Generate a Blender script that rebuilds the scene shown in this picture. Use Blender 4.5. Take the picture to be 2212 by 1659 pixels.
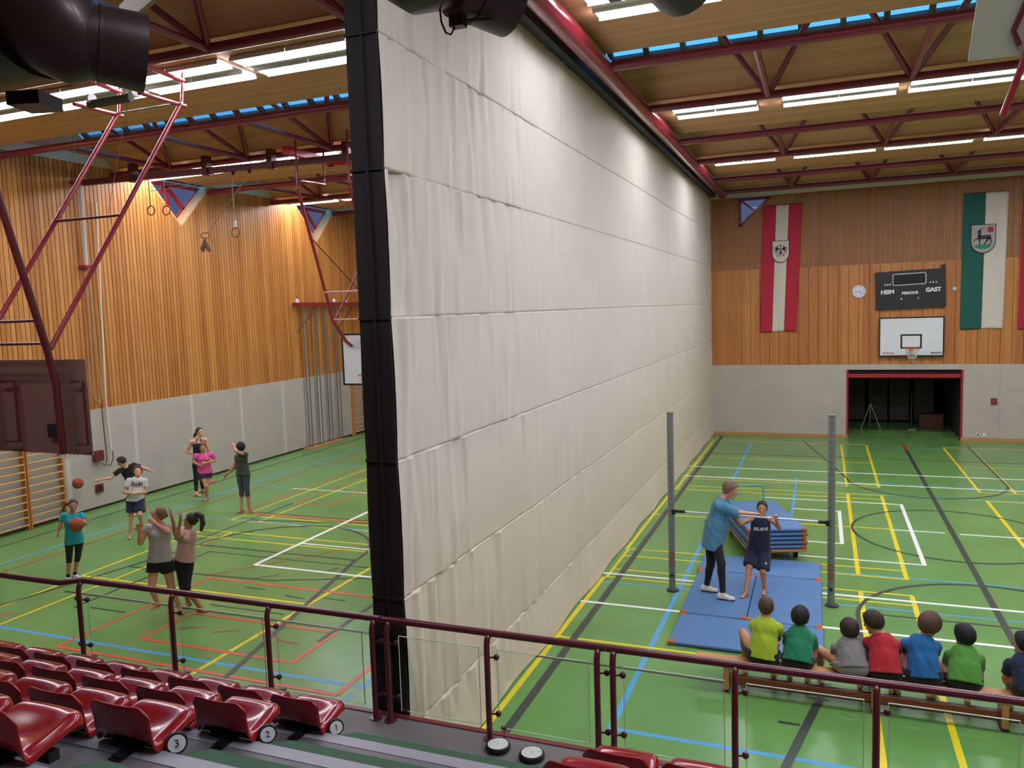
import bpy, math, random
import numpy as np
from mathutils import Vector, Matrix
random.seed(7)
S = bpy.context.scene
for o in list(bpy.data.objects): bpy.data.objects.remove(o, do_unlink=True)
# ---------------------------------------------------------------- camera, sky, exposure
def aim(f_px, yaw, pitch, roll):
    cy, sy, cp, sp = math.cos(yaw), math.sin(yaw), math.cos(pitch), math.sin(pitch)
    fwd = Vector((-sy*cp, cy*cp, -sp)); right = Vector((cy, sy, 0)); up = right.cross(fwd)
    r2 = math.cos(roll)*right + math.sin(roll)*up; u2 = -math.sin(roll)*right + math.cos(roll)*up
    return Matrix((r2, u2, -fwd)).transposed().to_4x4()
cam = bpy.data.cameras.new('camera'); camo = bpy.data.objects.new('camera', cam); S.collection.objects.link(camo)
camo.matrix_world = Matrix.Translation((0, 0, 4.5)) @ aim(1708.96, 0.374890, 0.0939554, -0.0324601)
cam.sensor_width = 36.0; cam.lens = 1708.96/2212*36.0; cam.clip_start = 0.05; cam.clip_end = 200
S.camera = camo
wd = bpy.data.worlds.new('dusk_sky'); S.world = wd; wd.use_nodes = True
bg = wd.node_tree.nodes['Background']; bg.inputs[1].default_value = 1.0
_n = wd.node_tree.nodes; _l = wd.node_tree.links; _t = _n.new('ShaderNodeTexCoord'); _s = _n.new('ShaderNodeSeparateXYZ'); _r = _n.new('ShaderNodeValToRGB')
_l.new(_t.outputs['Generated'], _s.inputs[0]); _l.new(_s.outputs['Z'], _r.inputs[0]); _l.new(_r.outputs[0], bg.inputs[0])   # dim horizon, blue dusk sky above
_r.color_ramp.elements[0].position = 0.17; _r.color_ramp.elements[0].color = (0.055, 0.075, 0.15, 1)
_r.color_ramp.elements[1].position = 0.27; _r.color_ramp.elements[1].color = (0.11, 0.47, 1.0, 1)
S.view_settings.view_transform = 'Standard'; S.view_settings.look = 'None'
S.view_settings.gamma = 1.0; S.view_settings.exposure = 0.38; S.view_settings.use_curve_mapping = False
TUBE = 25.0          # strength of the fluorescent tubes

# ---------------------------------------------------------------- materials
def lin(c):
    if isinstance(c, str): c = tuple(int(c[i:i+2], 16)/255 for i in (0, 2, 4))
    return tuple(x/12.92 if x <= 0.04045 else ((x+0.055)/1.055)**2.4 for x in c)
MATS = {}
def mat(name, col, rough=0.6, metal=0.0, spec=0.5, var=0.0, vscale=3.0, bump=0.0, bscale=60.0, coat=0.0, emit=0.0, sheen=0.0, stretch=(1,1,1)):
    if name in MATS: return MATS[name]
    m = bpy.data.materials.new(name); m.use_nodes = True; MATS[name] = m
    nt = m.node_tree; N = nt.nodes; L = nt.links; b = N['Principled BSDF']
    c = lin(col); b.inputs['Base Color'].default_value = (*c, 1)
    b.inputs['Roughness'].default_value = rough; b.inputs['Metallic'].default_value = metal
    b.inputs['Specular IOR Level'].default_value = spec
    if coat: b.inputs['Coat Weight'].default_value = coat; b.inputs['Coat Roughness'].default_value = 0.12
    if sheen: b.inputs['Sheen Weight'].default_value = sheen
    if emit:
        b.inputs['Emission Color'].default_value = (*c, 1); b.inputs['Emission Strength'].default_value = emit
    if var or bump:
        tc = N.new('ShaderNodeTexCoord'); mp = N.new('ShaderNodeMapping'); L.new(tc.outputs['Object'], mp.inputs['Vector'])
        mp.inputs['Scale'].default_value = stretch
    if var:
        n = N.new('ShaderNodeTexNoise'); n.inputs['Scale'].default_value = vscale; n.inputs['Detail'].default_value = 4
        L.new(mp.outputs[0], n.inputs['Vector'])
        r = N.new('ShaderNodeValToRGB'); L.new(n.outputs['Fac'], r.inputs[0])
        r.color_ramp.elements[0].position = 0.3; r.color_ramp.elements[1].position = 0.7
        r.color_ramp.elements[0].color = (*[x*(1-var) for x in c], 1); r.color_ramp.elements[1].color = (*[min(1, x*(1+var)) for x in c], 1)
        L.new(r.outputs[0], b.inputs['Base Color'])
    if bump:
        n2 = N.new('ShaderNodeTexNoise'); n2.inputs['Scale'].default_value = bscale; n2.inputs['Detail'].default_value = 5
        L.new(mp.outputs[0], n2.inputs['Vector'])
        bp = N.new('ShaderNodeBump'); bp.inputs['Strength'].default_value = bump; bp.inputs['Distance'].default_value = 0.02
        L.new(n2.outputs['Fac'], bp.inputs['Height']); L.new(bp.outputs[0], b.inputs['Normal'])
    return m
def wood(name, c1, c2, axis, pitch, grain, rough=0.45, knots=True):
    """boards of width `pitch` side by side along `axis`, grain running along `grain`, every board its own tone"""
    m = bpy.data.materials.new(name); m.use_nodes = True; MATS[name] = m
    nt = m.node_tree; N = nt.nodes; L = nt.links; b = N['Principled BSDF']; b.inputs['Roughness'].default_value = rough
    tc = N.new('ShaderNodeTexCoord'); sp = N.new('ShaderNodeSeparateXYZ'); L.new(tc.outputs['Object'], sp.inputs[0])
    def M(op, a, b2=None):
        n = N.new('ShaderNodeMath'); n.operation = op
        if isinstance(a, (int, float)): n.inputs[0].default_value = a
        else: L.new(a, n.inputs[0])
        if b2 is not None:
            if isinstance(b2, (int, float)): n.inputs[1].default_value = b2
            else: L.new(b2, n.inputs[1])
        return n.outputs[0]
    idx = M('FLOOR', M('DIVIDE', sp.outputs['XYZ'.index(axis)], pitch))
    wn = N.new('ShaderNodeTexWhiteNoise'); wn.noise_dimensions = '1D'; L.new(idx, wn.inputs['W'])
    mp = N.new('ShaderNodeMapping'); sc = [9, 9, 9]; sc['XYZ'.index(grain)] = 0.35; mp.inputs['Scale'].default_value = sc
    cmb = N.new('ShaderNodeCombineXYZ'); off = M('MULTIPLY', wn.outputs['Value'], 37.0)
    L.new(off, cmb.inputs['XYZ'.index(grain)])
    va = N.new('ShaderNodeVectorMath'); va.operation = 'ADD'; L.new(tc.outputs['Object'], va.inputs[0]); L.new(cmb.outputs[0], va.inputs[1])
    L.new(va.outputs[0], mp.inputs['Vector'])
    n = N.new('ShaderNodeTexNoise'); n.inputs['Scale'].default_value = 2.2; n.inputs['Detail'].default_value = 5; n.inputs['Distortion'].default_value = 0.6
    L.new(mp.outputs[0], n.inputs['Vector'])
    f = M('ADD', M('MULTIPLY', n.outputs['Fac'], 0.75), M('MULTIPLY', wn.outputs['Value'], 0.32))
    r = N.new('ShaderNodeValToRGB'); L.new(f, r.inputs[0])
    r.color_ramp.elements[0].position = 0.25; r.color_ramp.elements[1].position = 0.85
    r.color_ramp.elements[0].color = (*lin(c1), 1); r.color_ramp.elements[1].color = (*lin(c2), 1)
    out = r.outputs[0]
    if knots:
        mk = N.new('ShaderNodeMapping'); sk = [2.8, 2.8, 2.8]; sk['XYZ'.index(grain)] = 1.5; mk.inputs['Scale'].default_value = sk
        L.new(va.outputs[0], mk.inputs['Vector'])
        v = N.new('ShaderNodeTexVoronoi'); v.inputs['Scale'].default_value = 1.6; L.new(mk.outputs[0], v.inputs['Vector'])
        k = N.new('ShaderNodeMapRange'); k.inputs['From Min'].default_value = 0.03; k.inputs['From Max'].default_value = 0.075
        L.new(v.outputs['Distance'], k.inputs['Value'])
        mx = N.new('ShaderNodeMix'); mx.data_type = 'RGBA'; L.new(k.outputs[0], mx.inputs[0])
        mx.inputs[6].default_value = (*[x*0.28 for x in lin(c1)], 1); L.new(out, mx.inputs[7]); out = mx.outputs[2]
    L.new(out, b.inputs['Base Color'])
    return m
def glassmat(name, tint=(1, 1, 1), edge=None, amount=0.08):
    m = bpy.data.materials.new(name); m.use_nodes = True; MATS[name] = m
    nt = m.node_tree; N = nt.nodes; L = nt.links; N.remove(N['Principled BSDF'])
    t = N.new('ShaderNodeBsdfTransparent'); t.inputs[0].default_value = (*tint, 1)
    g = N.new('ShaderNodeBsdfGlossy'); g.inputs['Roughness'].default_value = 0.03
    fr = N.new('ShaderNodeFresnel'); fr.inputs[0].default_value = 1.3
    ge = N.new('ShaderNodeNewGeometry'); sb = N.new('ShaderNodeMath'); sb.operation = 'SUBTRACT'; sb.inputs[0].default_value = 1; L.new(ge.outputs['Backfacing'], sb.inputs[1])
    mu = N.new('ShaderNodeMath'); mu.operation = 'MULTIPLY'; L.new(fr.outputs[0], mu.inputs[0]); L.new(sb.outputs[0], mu.inputs[1])
    mx = N.new('ShaderNodeMixShader'); L.new(mu.outputs[0], mx.inputs[0]); L.new(t.outputs[0], mx.inputs[1]); L.new(g.outputs[0], mx.inputs[2])
    L.new(mx.outputs[0], N['Material Output'].inputs[0])
    return m

# ---------------------------------------------------------------- mesh builder
class MB:
    def __init__(s): s.v = []; s.f = []; s.m = []; s.k = 0
    def mat(s, k): s.k = k; return s
    def add(s, vs, fs):
        n = len(s.v); s.v += [tuple(p) for p in vs]
        for f in fs: s.f.append(tuple(i+n for i in f)); s.m.append(s.k)
        return s
    def quad(s, a, b, c, d): return s.add([a, b, c, d], [(0, 1, 2, 3)])
    def poly(s, pts): return s.add(pts, [tuple(range(len(pts)))])
    def box(s, x0, x1, y0, y1, z0, z1):
        x0, x1 = sorted((x0, x1)); y0, y1 = sorted((y0, y1)); z0, z1 = sorted((z0, z1))
        return s.add([(x0,y0,z0),(x1,y0,z0),(x1,y1,z0),(x0,y1,z0),(x0,y0,z1),(x1,y0,z1),(x1,y1,z1),(x0,y1,z1)],
                     [(0,3,2,1),(4,5,6,7),(0,1,5,4),(1,2,6,5),(2,3,7,6),(3,0,4,7)])
    def obox(s, c, ax, ay, az, hx, hy, hz):
        c, ax, ay, az = Vector(c), Vector(ax).normalized(), Vector(ay).normalized(), Vector(az).normalized()
        P = [c + ax*hx*i + ay*hy*j + az*hz*k for k in (-1, 1) for (i, j) in ((-1,-1),(1,-1),(1,1),(-1,1))]
        return s.add(P, [(0,3,2,1),(4,5,6,7),(0,1,5,4),(1,2,6,5),(2,3,7,6),(3,0,4,7)])
    def rbox(s, x0, x1, y0, y1, z0, z1, r=0.01, n=3):
        """box whose vertical edges and rims are rounded"""
        cx, cy = (x0+x1)/2, (y0+y1)/2; hx, hy = abs(x1-x0)/2, abs(y1-y0)/2; r = min(r, hx*.99, hy*.99, (z1-z0)/2*.99)
        rings = []
        prof = [(z0, -r)] + [(z0+r-r*math.cos(a), -r+r*math.sin(a)) for a in [math.pi/2*i/n for i in range(1, n+1)]] + \
               [(z1-r+r*math.sin(a), -r+r*math.cos(a)) for a in [math.pi/2*i/n for i in range(0, n+1)]]
        for z, o in prof:
            ring = []
            for q, (sx, sy) in enumerate(((1,1),(-1,1),(-1,-1),(1,-1))):
                for i in range(n+1):
                    a = math.pi/2*(q+i/n)
                    ring.append((cx+sx*(hx-r)+(r+o)*math.cos(a), cy+sy*(hy-r)+(r+o)*math.sin(a), z))
            rings.append(ring)
        return s.loft(rings, True)
    def loft(s, rings, caps=True, closed=True):
        n = len(rings[0]); vs = [p for r in rings for p in r]; fs = []
        for i in range(len(rings)-1):
            for j in range(n if closed else n-1):
                k = (j+1) % n; fs.append((i*n+j, i*n+k, (i+1)*n+k, (i+1)*n+j))
        if caps and closed: fs.append(tuple(range(n-1, -1, -1))); fs.append(tuple((len(rings)-1)*n+j for j in range(n)))
        return s.add(vs, fs)
    def tube(s, pts, r, n=10, caps=True):
        pts = [Vector(p) for p in pts]; rr = r if isinstance(r, (list, tuple)) else [r]*len(pts)
        up = None; rings = []
        for i, p in enumerate(pts):
            d = (pts[min(i+1, len(pts)-1)] - pts[max(i-1, 0)]).normalized()
            if up is None: up = Vector((0, 0, 1)) if abs(d.z) < 0.9 else Vector((0, 1, 0))
            a = d.cross(up)
            if a.length < 1e-5: a = d.orthogonal()
            a.normalize(); b = a.cross(d).normalized(); up = b
            rings.append([p + (a*math.cos(t) + b*math.sin(t))*rr[i] for t in [2*math.pi*j/n for j in range(n)]])
        return s.loft(rings, caps)
    def disc(s, c, nrm, r, n=24, t=0.0):
        c, nrm = Vector(c), Vector(nrm).normalized()
        if t: return s.tube([c, c+nrm*t], r, n)
        a = nrm.orthogonal().normalized(); b = nrm.cross(a)
        return s.poly([c + (a*math.cos(2*math.pi*j/n) + b*math.sin(2*math.pi*j/n))*r for j in range(n)])
    def sphere(s, c, r, n=14, sq=(1, 1, 1)):
        c = Vector(c); h = n//2; rings = []
        for i in range(1, h):
            a = math.pi*i/h
            rings.append([(c.x+r*sq[0]*math.sin(a)*math.cos(2*math.pi*j/n), c.y+r*sq[1]*math.sin(a)*math.sin(2*math.pi*j/n), c.z-r*sq[2]*math.cos(a)) for j in range(n)])
        s.loft(rings, True); return s
    def torus(s, c, nrm, R, r, n=28, m=8):
        c, nrm = Vector(c), Vector(nrm).normalized(); a = nrm.orthogonal().normalized(); b = nrm.cross(a)
        pts = [[c + (a*math.cos(t)+b*math.sin(t))*(R+r*math.cos(u)) + nrm*r*math.sin(u) for u in [2*math.pi*k/m for k in range(m)]] for t in [2*math.pi*j/n for j in range(n)]]
        pts.append(pts[0]); return s.loft(pts, False)
ORG = {}
def link(name, data=None, parent=None):
    o = bpy.data.objects.new(name, data); S.collection.objects.link(o)
    if parent is not None: o.parent = parent
    return o
def obj(name, mb, mats, parent=None, smooth=False, label=None, angle=40):
    """one mesh object, vertices given in world space; a child keeps its parent's origin"""
    org = ORG.get(parent, Vector((0, 0, 0))) if parent is not None else Vector((0, 0, 0))
    me = bpy.data.meshes.new(name)
    me.from_pydata([(p[0]-org.x, p[1]-org.y, p[2]-org.z) for p in mb.v], [], mb.f)
    if not isinstance(mats, (list, tuple)): mats = [mats]
    for m in mats: me.materials.append(m)
    me.polygons.foreach_set('material_index', mb.m)
    if smooth:
        me.polygons.foreach_set('use_smooth', [True]*len(mb.f))
        try: me.set_sharp_from_angle(angle=math.radians(angle))
        except Exception: pass
    me.update()
    o = link(name, me, parent); ORG[o] = org
    if label: o['label'] = label
    return o
def thing(name, label, cat, loc=(0, 0, 0), group=None):
    o = link(name); o.location = loc; ORG[o] = Vector(loc); o['label'] = label; o['category'] = cat
    if group: o['group'] = group
    o.empty_display_size = 0.1
    return o
def tag(o, label, cat, group=None, kind=None):
    o['label'] = label; o['category'] = cat
    if group: o['group'] = group
    if kind: o['kind'] = kind
    return o
def struct(name, mb, mats, smooth=False):
    o = obj(name, mb, mats, None, smooth); o['kind'] = 'structure'; return o
def copy_tree(o, parent=None):
    c = o.copy(); S.collection.objects.link(c); c.parent = parent
    if parent is None: pass
    for ch in list(o.children): copy_tree(ch, c)
    return c
def text(parent, name, body, size, loc, xdir, ydir, m, ext=0.0015, align='CENTER', label=None, bold=0.0):
    cu = bpy.data.curves.new(name, 'FONT'); cu.body = body; cu.size = size; cu.extrude = ext; cu.align_x = align; cu.align_y = 'CENTER'; cu.offset = bold
    cu.resolution_u = 3
    t = bpy.data.objects.new('tmp', cu); S.collection.objects.link(t)
    dg = bpy.context.evaluated_depsgraph_get(); me = bpy.data.meshes.new_from_object(t.evaluated_get(dg)); bpy.data.objects.remove(t)
    x = Vector(xdir).normalized(); z = x.cross(Vector(ydir).normalized()).normalized(); y = z.cross(x)
    M = Matrix.Translation(Vector(loc) - ORG.get(parent, Vector((0,0,0)))) @ Matrix((x, y, z)).transposed().to_4x4()
    me.transform(M); me.materials.clear(); me.materials.append(m)
    o = link(name, me, parent); ORG[o] = ORG.get(parent, Vector((0,0,0)))
    if label: o['label'] = label
    return o
# ================================================================ THE HALL
XL, XC, XR, YF, YN = -16.4, -3.5, 15.0, 27.67, -3.0
M_floor = mat('green_sports_floor', '66934f', rough=0.25, var=0.10, vscale=0.8, spec=0.5)
M_yel = mat('yellow_line_paint', 'e2cf1e', rough=0.35); M_blu = mat('blue_line_paint', '4f9fd4', rough=0.35)
M_wht = mat('white_line_paint', 'eef1ea', rough=0.35); M_blk = mat('dark_line_paint', '38403a', rough=0.35)
M_red = mat('red_line_paint', 'b8402c', rough=0.35); M_ora = mat('orange_line_paint', 'd2603c', rough=0.35)
fl = MB(); Y_, B_, W_, K_, R_, O_ = 1, 2, 3, 4, 5, 6
fl.mat(0).box(XL-.1, XR+.1, YN, YF, -0.2, 0); fl.box(.74, 4.06, YF, 33, -0.2, 0)
LZ0 = {B_: .0008, Y_: .0018, R_: .0032, O_: .0032, K_: .0044, W_: .0058}; LN = {}
class _LZ:                                            # every painted line a hair higher than the one before
    def __getitem__(s, c): LN[c] = LN.get(c, 0)+1; return LZ0[c]+LN[c]*.00002
LZ = _LZ()
def hx(c, y, x0, x1, w=.05): fl.mat(c).box(x0, x1, y-w/2, y+w/2, 0.0001, LZ[c])
def vy(c, x, y0, y1, w=.05): fl.mat(c).box(x-w/2, x+w/2, y0, y1, 0.0001, LZ[c])
def seg(c, a, b, w=.05):
    a, b = Vector((*a, 0)), Vector((*b, 0)); d = (b-a).normalized(); n = Vector((-d.y, d.x, 0))*w/2; z = Vector((0, 0, LZ[c]))
    fl.mat(c).quad(a-n+z, b-n+z, b+n+z, a+n+z)
def arc(c, cx, cy, r, a0, a1, w=.05, n=48):
    P = []; z = LZ[c]
    for i in range(n+1):
        a = math.radians(a0+(a1-a0)*i/n); P.append(((cx+(r-w/2)*math.cos(a), cy+(r-w/2)*math.sin(a), z), (cx+(r+w/2)*math.cos(a), cy+(r+w/2)*math.sin(a), z)))
    for i in range(n): fl.mat(c).quad(P[i][0], P[i][1], P[i+1][1], P[i+1][0])
# both halls: long marks across the whole width
for x0, x1 in ((XL+1.2, -3.9), (-3.42, XR-.6)):
    hx(Y_, 7.39, x0, x1, .07); 
hx(Y_, 26.3, -3.36, 1.28); hx(Y_, 23.4, -3.36, 1.28); hx(Y_, 20.4, -3.38, 1.28); hx(Y_, 20.75, -3.36, 1.28, .04)
hx(Y_, 19.55, -3.4, 1.28); hx(Y_, 19.15, -3.4, 1.28); hx(Y_, 16.67, -3.4, 1.28, .05); hx(W_, 16.64, 1.28, 2.2); hx(W_, 16.62, 2.44, 8.5)
vy(Y_, -3.33, 12.52, 14.14); vy(Y_, -3.38, 7.4, 12.5, .07); vy(Y_, -3.3, 19.2, 26.3, .06); vy(Y_, -3.36, 14.1, 19.2, .06)
for x in (.57, 1.28, 3.37, 4.08, 8.2):
    vy(Y_, x, 20.35, 26.25, .06); vy(Y_, x, 13.7, 19.55, .07); vy(Y_, x, 7.4, 12.95, .07)
for y in (26.25, 23.35, 20.35, 19.5, 16.65, 14.12, 13.68): hx(Y_, y, 3.37, 8.2, .045)
for y in (14.12, 13.7, 12.94, 12.52): hx(Y_, y, -3.35, 1.3, .045)
hx(Y_, 9.98, -3.4, -.4, .055)
hx(W_, 21.95, -3.44, 8.5, .06); hx(W_, 20.65, -3.42, 8.5, .06); hx(W_, 12.68, -3.44, 8.5, .065); hx(W_, 11.33, -3.44, 8.5, .065)
hx(W_, 18.75, -1.27, 1.63); hx(W_, 14.52, -1.27, 1.63); vy(W_, 1.62, 14.5, 18.77, .07)
hx(W_, 17.85, -.58, .38); hx(W_, 15.44, -.58, .38); vy(W_, .36, 15.44, 17.87, .07)
vy(K_, -3.14, 7.4, 27.3, .1)
seg(K_, (-.6, 27.0), (.6, 21.3), .05); arc(K_, 2.33, 21.25, 1.73, 180, 360, .05); vy(K_, 4.06, 20.9, 26.7, .05)
vy(K_, 2.33, 7.6, 25.6, .09); vy(R_, 2.33, 25.6, 26.6, .09); arc(K_, 2.33, 16.62, 1.76, 0, 360, .05, 72)
arc(K_, 2.33, 11.85, 1.84, 0, 180, .06); vy(K_, .5, 9.6, 11.85, .06); seg(K_, (.08, 9.62), (-.36, 7.45), .09)
hx(K_, 24.05, -3.2, 8.5, .03); hx(K_, 12.03, .55, 8.5, .035); hx(K_, 9.3, -3.47, 8.5, .04)
hx(K_, 8.55, -.42, -.2, .04); hx(K_, 9.2, -.1, .1, .04)
vy(B_, -2.09, 7.85, 26.0, .07); vy(B_, -.58, 13.9, 21.1, .06); hx(B_, 7.87, -2.1, 8.5, .07); hx(B_, 12.28, -3.42, 8.5, .04)
hx(B_, 20.85, -3.4, 8.5, .035); hx(B_, 19.58, .45, 8.5, .035); hx(B_, 13.77, .1, 8.5, .04); hx(B_, 26.0, -2.1, 8.5, .03)
# left hall
vy(B_, -14.5, 7.6, 26.5, .06); vy(R_, -14.0, 7.5, 26.5, .04); vy(K_, -15.64, 8.5, 26.6, .04)
hx(B_, 20.0, -14.5, -4.0, .04); hx(B_, 16.96, -14.45, -13.1, .04); hx(W_, 16.91, -12.95, -4.0, .035)
vy(O_, -12.6, 14.4, 19.4, .05); hx(O_, 19.35, -12.6, -4, .05); vy(O_, -11.9, 15.55, 19.3, .05); hx(O_, 15.53, -11.94, -10.9, .05); vy(O_, -10.93, 15.5, 19.3, .05)
vy(Y_, -12.34, 13.9, 20.0, .05); vy(Y_, -11.6, 13.9, 20.0, .05); hx(Y_, 19.95, -12.34, -4, .05)
vy(K_, -11.91, 12.2, 15.55, .04); hx(B_, 13.93, -14.5, -4, .045); hx(Y_, 14.26, -12.34, -4, .045); hx(Y_, 13.86, -12.4, -4, .03)
hx(O_, 14.48, -12.2, -4, .09); hx(K_, 14.58, -12.4, -4, .03); seg(K_, (-11.85, 13.98), (-9, 14.4), .04)
arc(K_, -9.8, 12.1, 1.83, 0, 180, .06); seg(K_, (-7.97, 12.1), (-6.95, 7.42), .08); seg(K_, (-11.63, 12.1), (-12.4, 8.3), .05)
hx(K_, 12.12, -11.6, -7.96, .05); vy(K_, -11.08, 8.8, 11.8, .04); hx(K_, 11.81, -11.08, -4, .025)
hx(Y_, 13.04, -12.35, -4, .045); hx(Y_, 12.62, -12.35, -4, .045); vy(Y_, -11.58, 7.4, 13.06, .05); vy(Y_, -12.34, 10.0, 13.06, .055); vy(Y_, -12.3, 7.4, 9.5, .05)
vy(W_, -9.64, 11.36, 16.9, .08); hx(W_, 11.37, -9.66, -4, .07); hx(W_, 12.75, -9.6, -4, .05)
vy(Y_, -7.47, 7.4, 14.2, .07); seg(R_, (-10.1, 10.6), (-7.4, 14.15), .035)
seg(K_, (-11.0, 10.62), (-8.79, 10.75), .04); seg(K_, (-8.79, 10.75), (-7.08, 11.38), .04); seg(K_, (-7.08, 11.38), (-5.2, 12.6), .04)
hx(O_, 10.56, -9.97, -4, .07); vy(O_, -9.96, 8.17, 10.58, .06); hx(Y_, 9.99, -12.34, -7.5, .06)
hx(O_, 9.17, -9.02, -6.4, .07); vy(O_, -9.02, 8.15, 9.19, .06); vy(O_, -6.42, 8.15, 9.19, .07); hx(O_, 8.17, -9.04, -6.4, .07)
hx(O_, 7.6, -9.98, -5.35, .07); vy(O_, -9.97, 7.6, 8.3, .06); vy(O_, -5.36, 7.6, 10.5, .07)
hx(B_, 7.86, -16.0, -5.15, .07); vy(B_, -5.17, 7.84, 12, .07); hx(K_, 9.3, -11.9, -4, .05); vy(K_, -6.48, 8.85, 10.5, .07)
hx(K_, 9.53, -9.0, -7.6, .025); hx(K_, 8.87, -10.8, -10.1, .03); hx(K_, 10.64, -11.9, -11.0, .03); vy(B_, -5.18, 7.47, 7.66, .06); vy(B_, -7.95, 7.5, 7.68, .06)
seg(O_, (-11.94, 8.2), (-11.8, 8.3), .08)
for x, y, a in ((-8.1, 11.5, 1.2), (-9.0, 10.9, .8), (-8.8, 10.35, .05), (-7.9, 10.2, -.1), (-7.2, 10.3, 0), (-8.6, 8.7, .5), (-8.0, 8.75, .5), (-7.3, 8.8, -.1), (-6.9, 8.7, -.1)):
    seg(K_ if y > 9 else R_, (x-.2*math.cos(a), y-.2*math.sin(a)), (x+.2*math.cos(a), y+.2*math.sin(a)), .03)
struct('floor', fl, [M_floor, M_yel, M_blu, M_wht, M_blk, M_red, M_ora])

# walls
M_grey = mat('grey_felt_padding', 'b9b1a8', rough=0.95, var=0.05, vscale=2.0, bump=0.25, bscale=90)
M_greyd = mat('grey_padding_seam', '958f87', rough=0.9)
M_wl = wood('left_wall_battens', 'a3602a', 'd99a52', 'Y', .115, 'Z'); M_gap = mat('dark_gap_behind_battens', '33190b', rough=0.9)
M_wf = wood('far_wall_boards', 'a5622f', 'c98a4c', 'X', .3, 'Z'); M_ws = wood('far_wall_slats', 'a66c42', 'c28a5a', 'X', .034, 'Z', knots=False)
M_flash = mat('white_painted_fascia', 'c9c6be', rough=0.6); M_skirt = mat('wooden_skirting', 'b98a58', rough=0.5)
def cut(wins, y):                                     # lower edge of the window over position y (None: no window)
    for (a, ap, b, zt, za) in wins:
        if a < y < b:
            return za + (zt-za)*((ap-y)/(ap-a) if y < ap else (y-ap)/(b-ap))
    return None
WL = [(16.12+6.25*k, 17.27+6.28*k, 18.48+6.3*k, 8.27, 7.06) for k in (-1, 0, 1)]
wl = MB(); y = 3.0
def board(mb, axis, p, a0, a1, t0, t1, z0, zt0, zt1):  # board between positions a0..a1 with a top that may slope
    if axis == 'Y': P = lambda a, t, z: (t, a, z)
    else: P = lambda a, t, z: (a, t, z)
    vs = [P(a0,t0,z0),P(a1,t0,z0),P(a1,t1,z0),P(a0,t1,z0),P(a0,t0,zt0),P(a1,t0,zt1),P(a1,t1,zt1),P(a0,t1,zt0)]
    mb.add(vs, [(0,3,2,1),(4,5,6,7),(0,1,5,4),(1,2,6,5),(2,3,7,6),(3,0,4,7)])
i = int(3.0/.115)
while i*.115 < YF:
    a0, a1 = i*.115+.009, (i+1)*.115-.009; za, zb = cut(WL, a0), cut(WL, a1)
    za = 8.27 if za is None else za; zb = 8.27 if zb is None else zb
    wl.mat(0); board(wl, 'Y', None, a0, a1, XL-.025, XL, 2.42, za, zb)
    wl.mat(1); board(wl, 'Y', None, i*.115, (i+1)*.115, XL-.12, XL-.025, 2.42, za, zb); i += 1
wl.mat(2).box(XL-.12, XL+.03, 3, YF, .06, 2.42)
for k in range(13): wl.mat(3).box(XL+.03, XL+.034, 3.15+2*k-.06, 3.15+2*k+.06, .06, 2.42)
wl.mat(4).box(XL-.12, XL+.01, 3, YF, 0, .06)
wl.mat(0).box(XL-.12, XL, YN, 3, 0, 8.27)
struct('wall_left', wl, [M_wl, M_gap, M_grey, M_flash, mat('dark_rubber_skirting', '3b2d22', rough=.8)])
tr = MB(); tr.box(XL-.15, XL+.02, 3, YF, 8.27, 8.5)
struct('trim_1', tr, M_flash)
# deep triangular windows in the left wall
M_wred = mat('red_lacquered_frame', 'b51f2b', rough=.35, coat=.3); M_rev = mat('pale_pine_reveal', 'd9b07a', rough=.5, var=.08, vscale=6)
M_glass = glassmat('window_glass')
for n, (a, ap, b, zt, za) in enumerate(WL):
    w = MB(); xo, xi = XL, XL-.42; tk = .04
    A, Bp, Cc = (a, zt), (ap, za), (b, zt)
    for (p, q) in ((A, Bp), (Bp, Cc)):
        d = Vector((q[0]-p[0], q[1]-p[1])).normalized(); nn = Vector((-d.y, d.x))*tk; p = (p[0]-nn.x*.4, p[1]-nn.y*.4); q = (q[0]-nn.x*.4, q[1]-nn.y*.4)
        w.mat(0).loft([[(xo+.004, p[0]+s*nn.x, p[1]+s*nn.y) for s in (0, 1)] + [(xi, p[0]+s*nn.x, p[1]+s*nn.y) for s in (1, 0)],
                       [(xo+.004, q[0]+s*nn.x, q[1]+s*nn.y) for s in (0, 1)] + [(xi, q[0]+s*nn.x, q[1]+s*nn.y) for s in (1, 0)]])
    X = xi+.03; w.mat(1)
    def bar(p, q, hw): 
        p, q = Vector((X, *p)), Vector((X, *q)); d = (q-p).normalized(); w.obox((p+q)/2, d, (1, 0, 0), d.cross(Vector((1, 0, 0))), (q-p).length/2, .03, hw)
    bar((a+.03, zt-.05), (b-.03, zt-.05), .05); bar((a+.05, zt-.05), (ap, za+.05), .045); bar((ap, za+.05), (b-.05, zt-.05), .045)
    tx = ap-.12
    bar((tx, zt-.08), (ap-.62, zt-.62), .04); bar((tx, zt-.08), (ap+.02, za+.1), .045); bar((tx+.05, zt-.08), (ap+.52, zt-.66), .045)
    o = struct('window_%d' % (n+1), w, [M_rev, M_wred])
    g = MB().loft([[(xi+.02, a, zt), (xi+.02, ap, za), (xi+.02, b, zt)], [(xi+.03, a, zt), (xi+.03, ap, za), (xi+.03, b, zt)]])
    obj('window_pane', g, M_glass, o)
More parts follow.
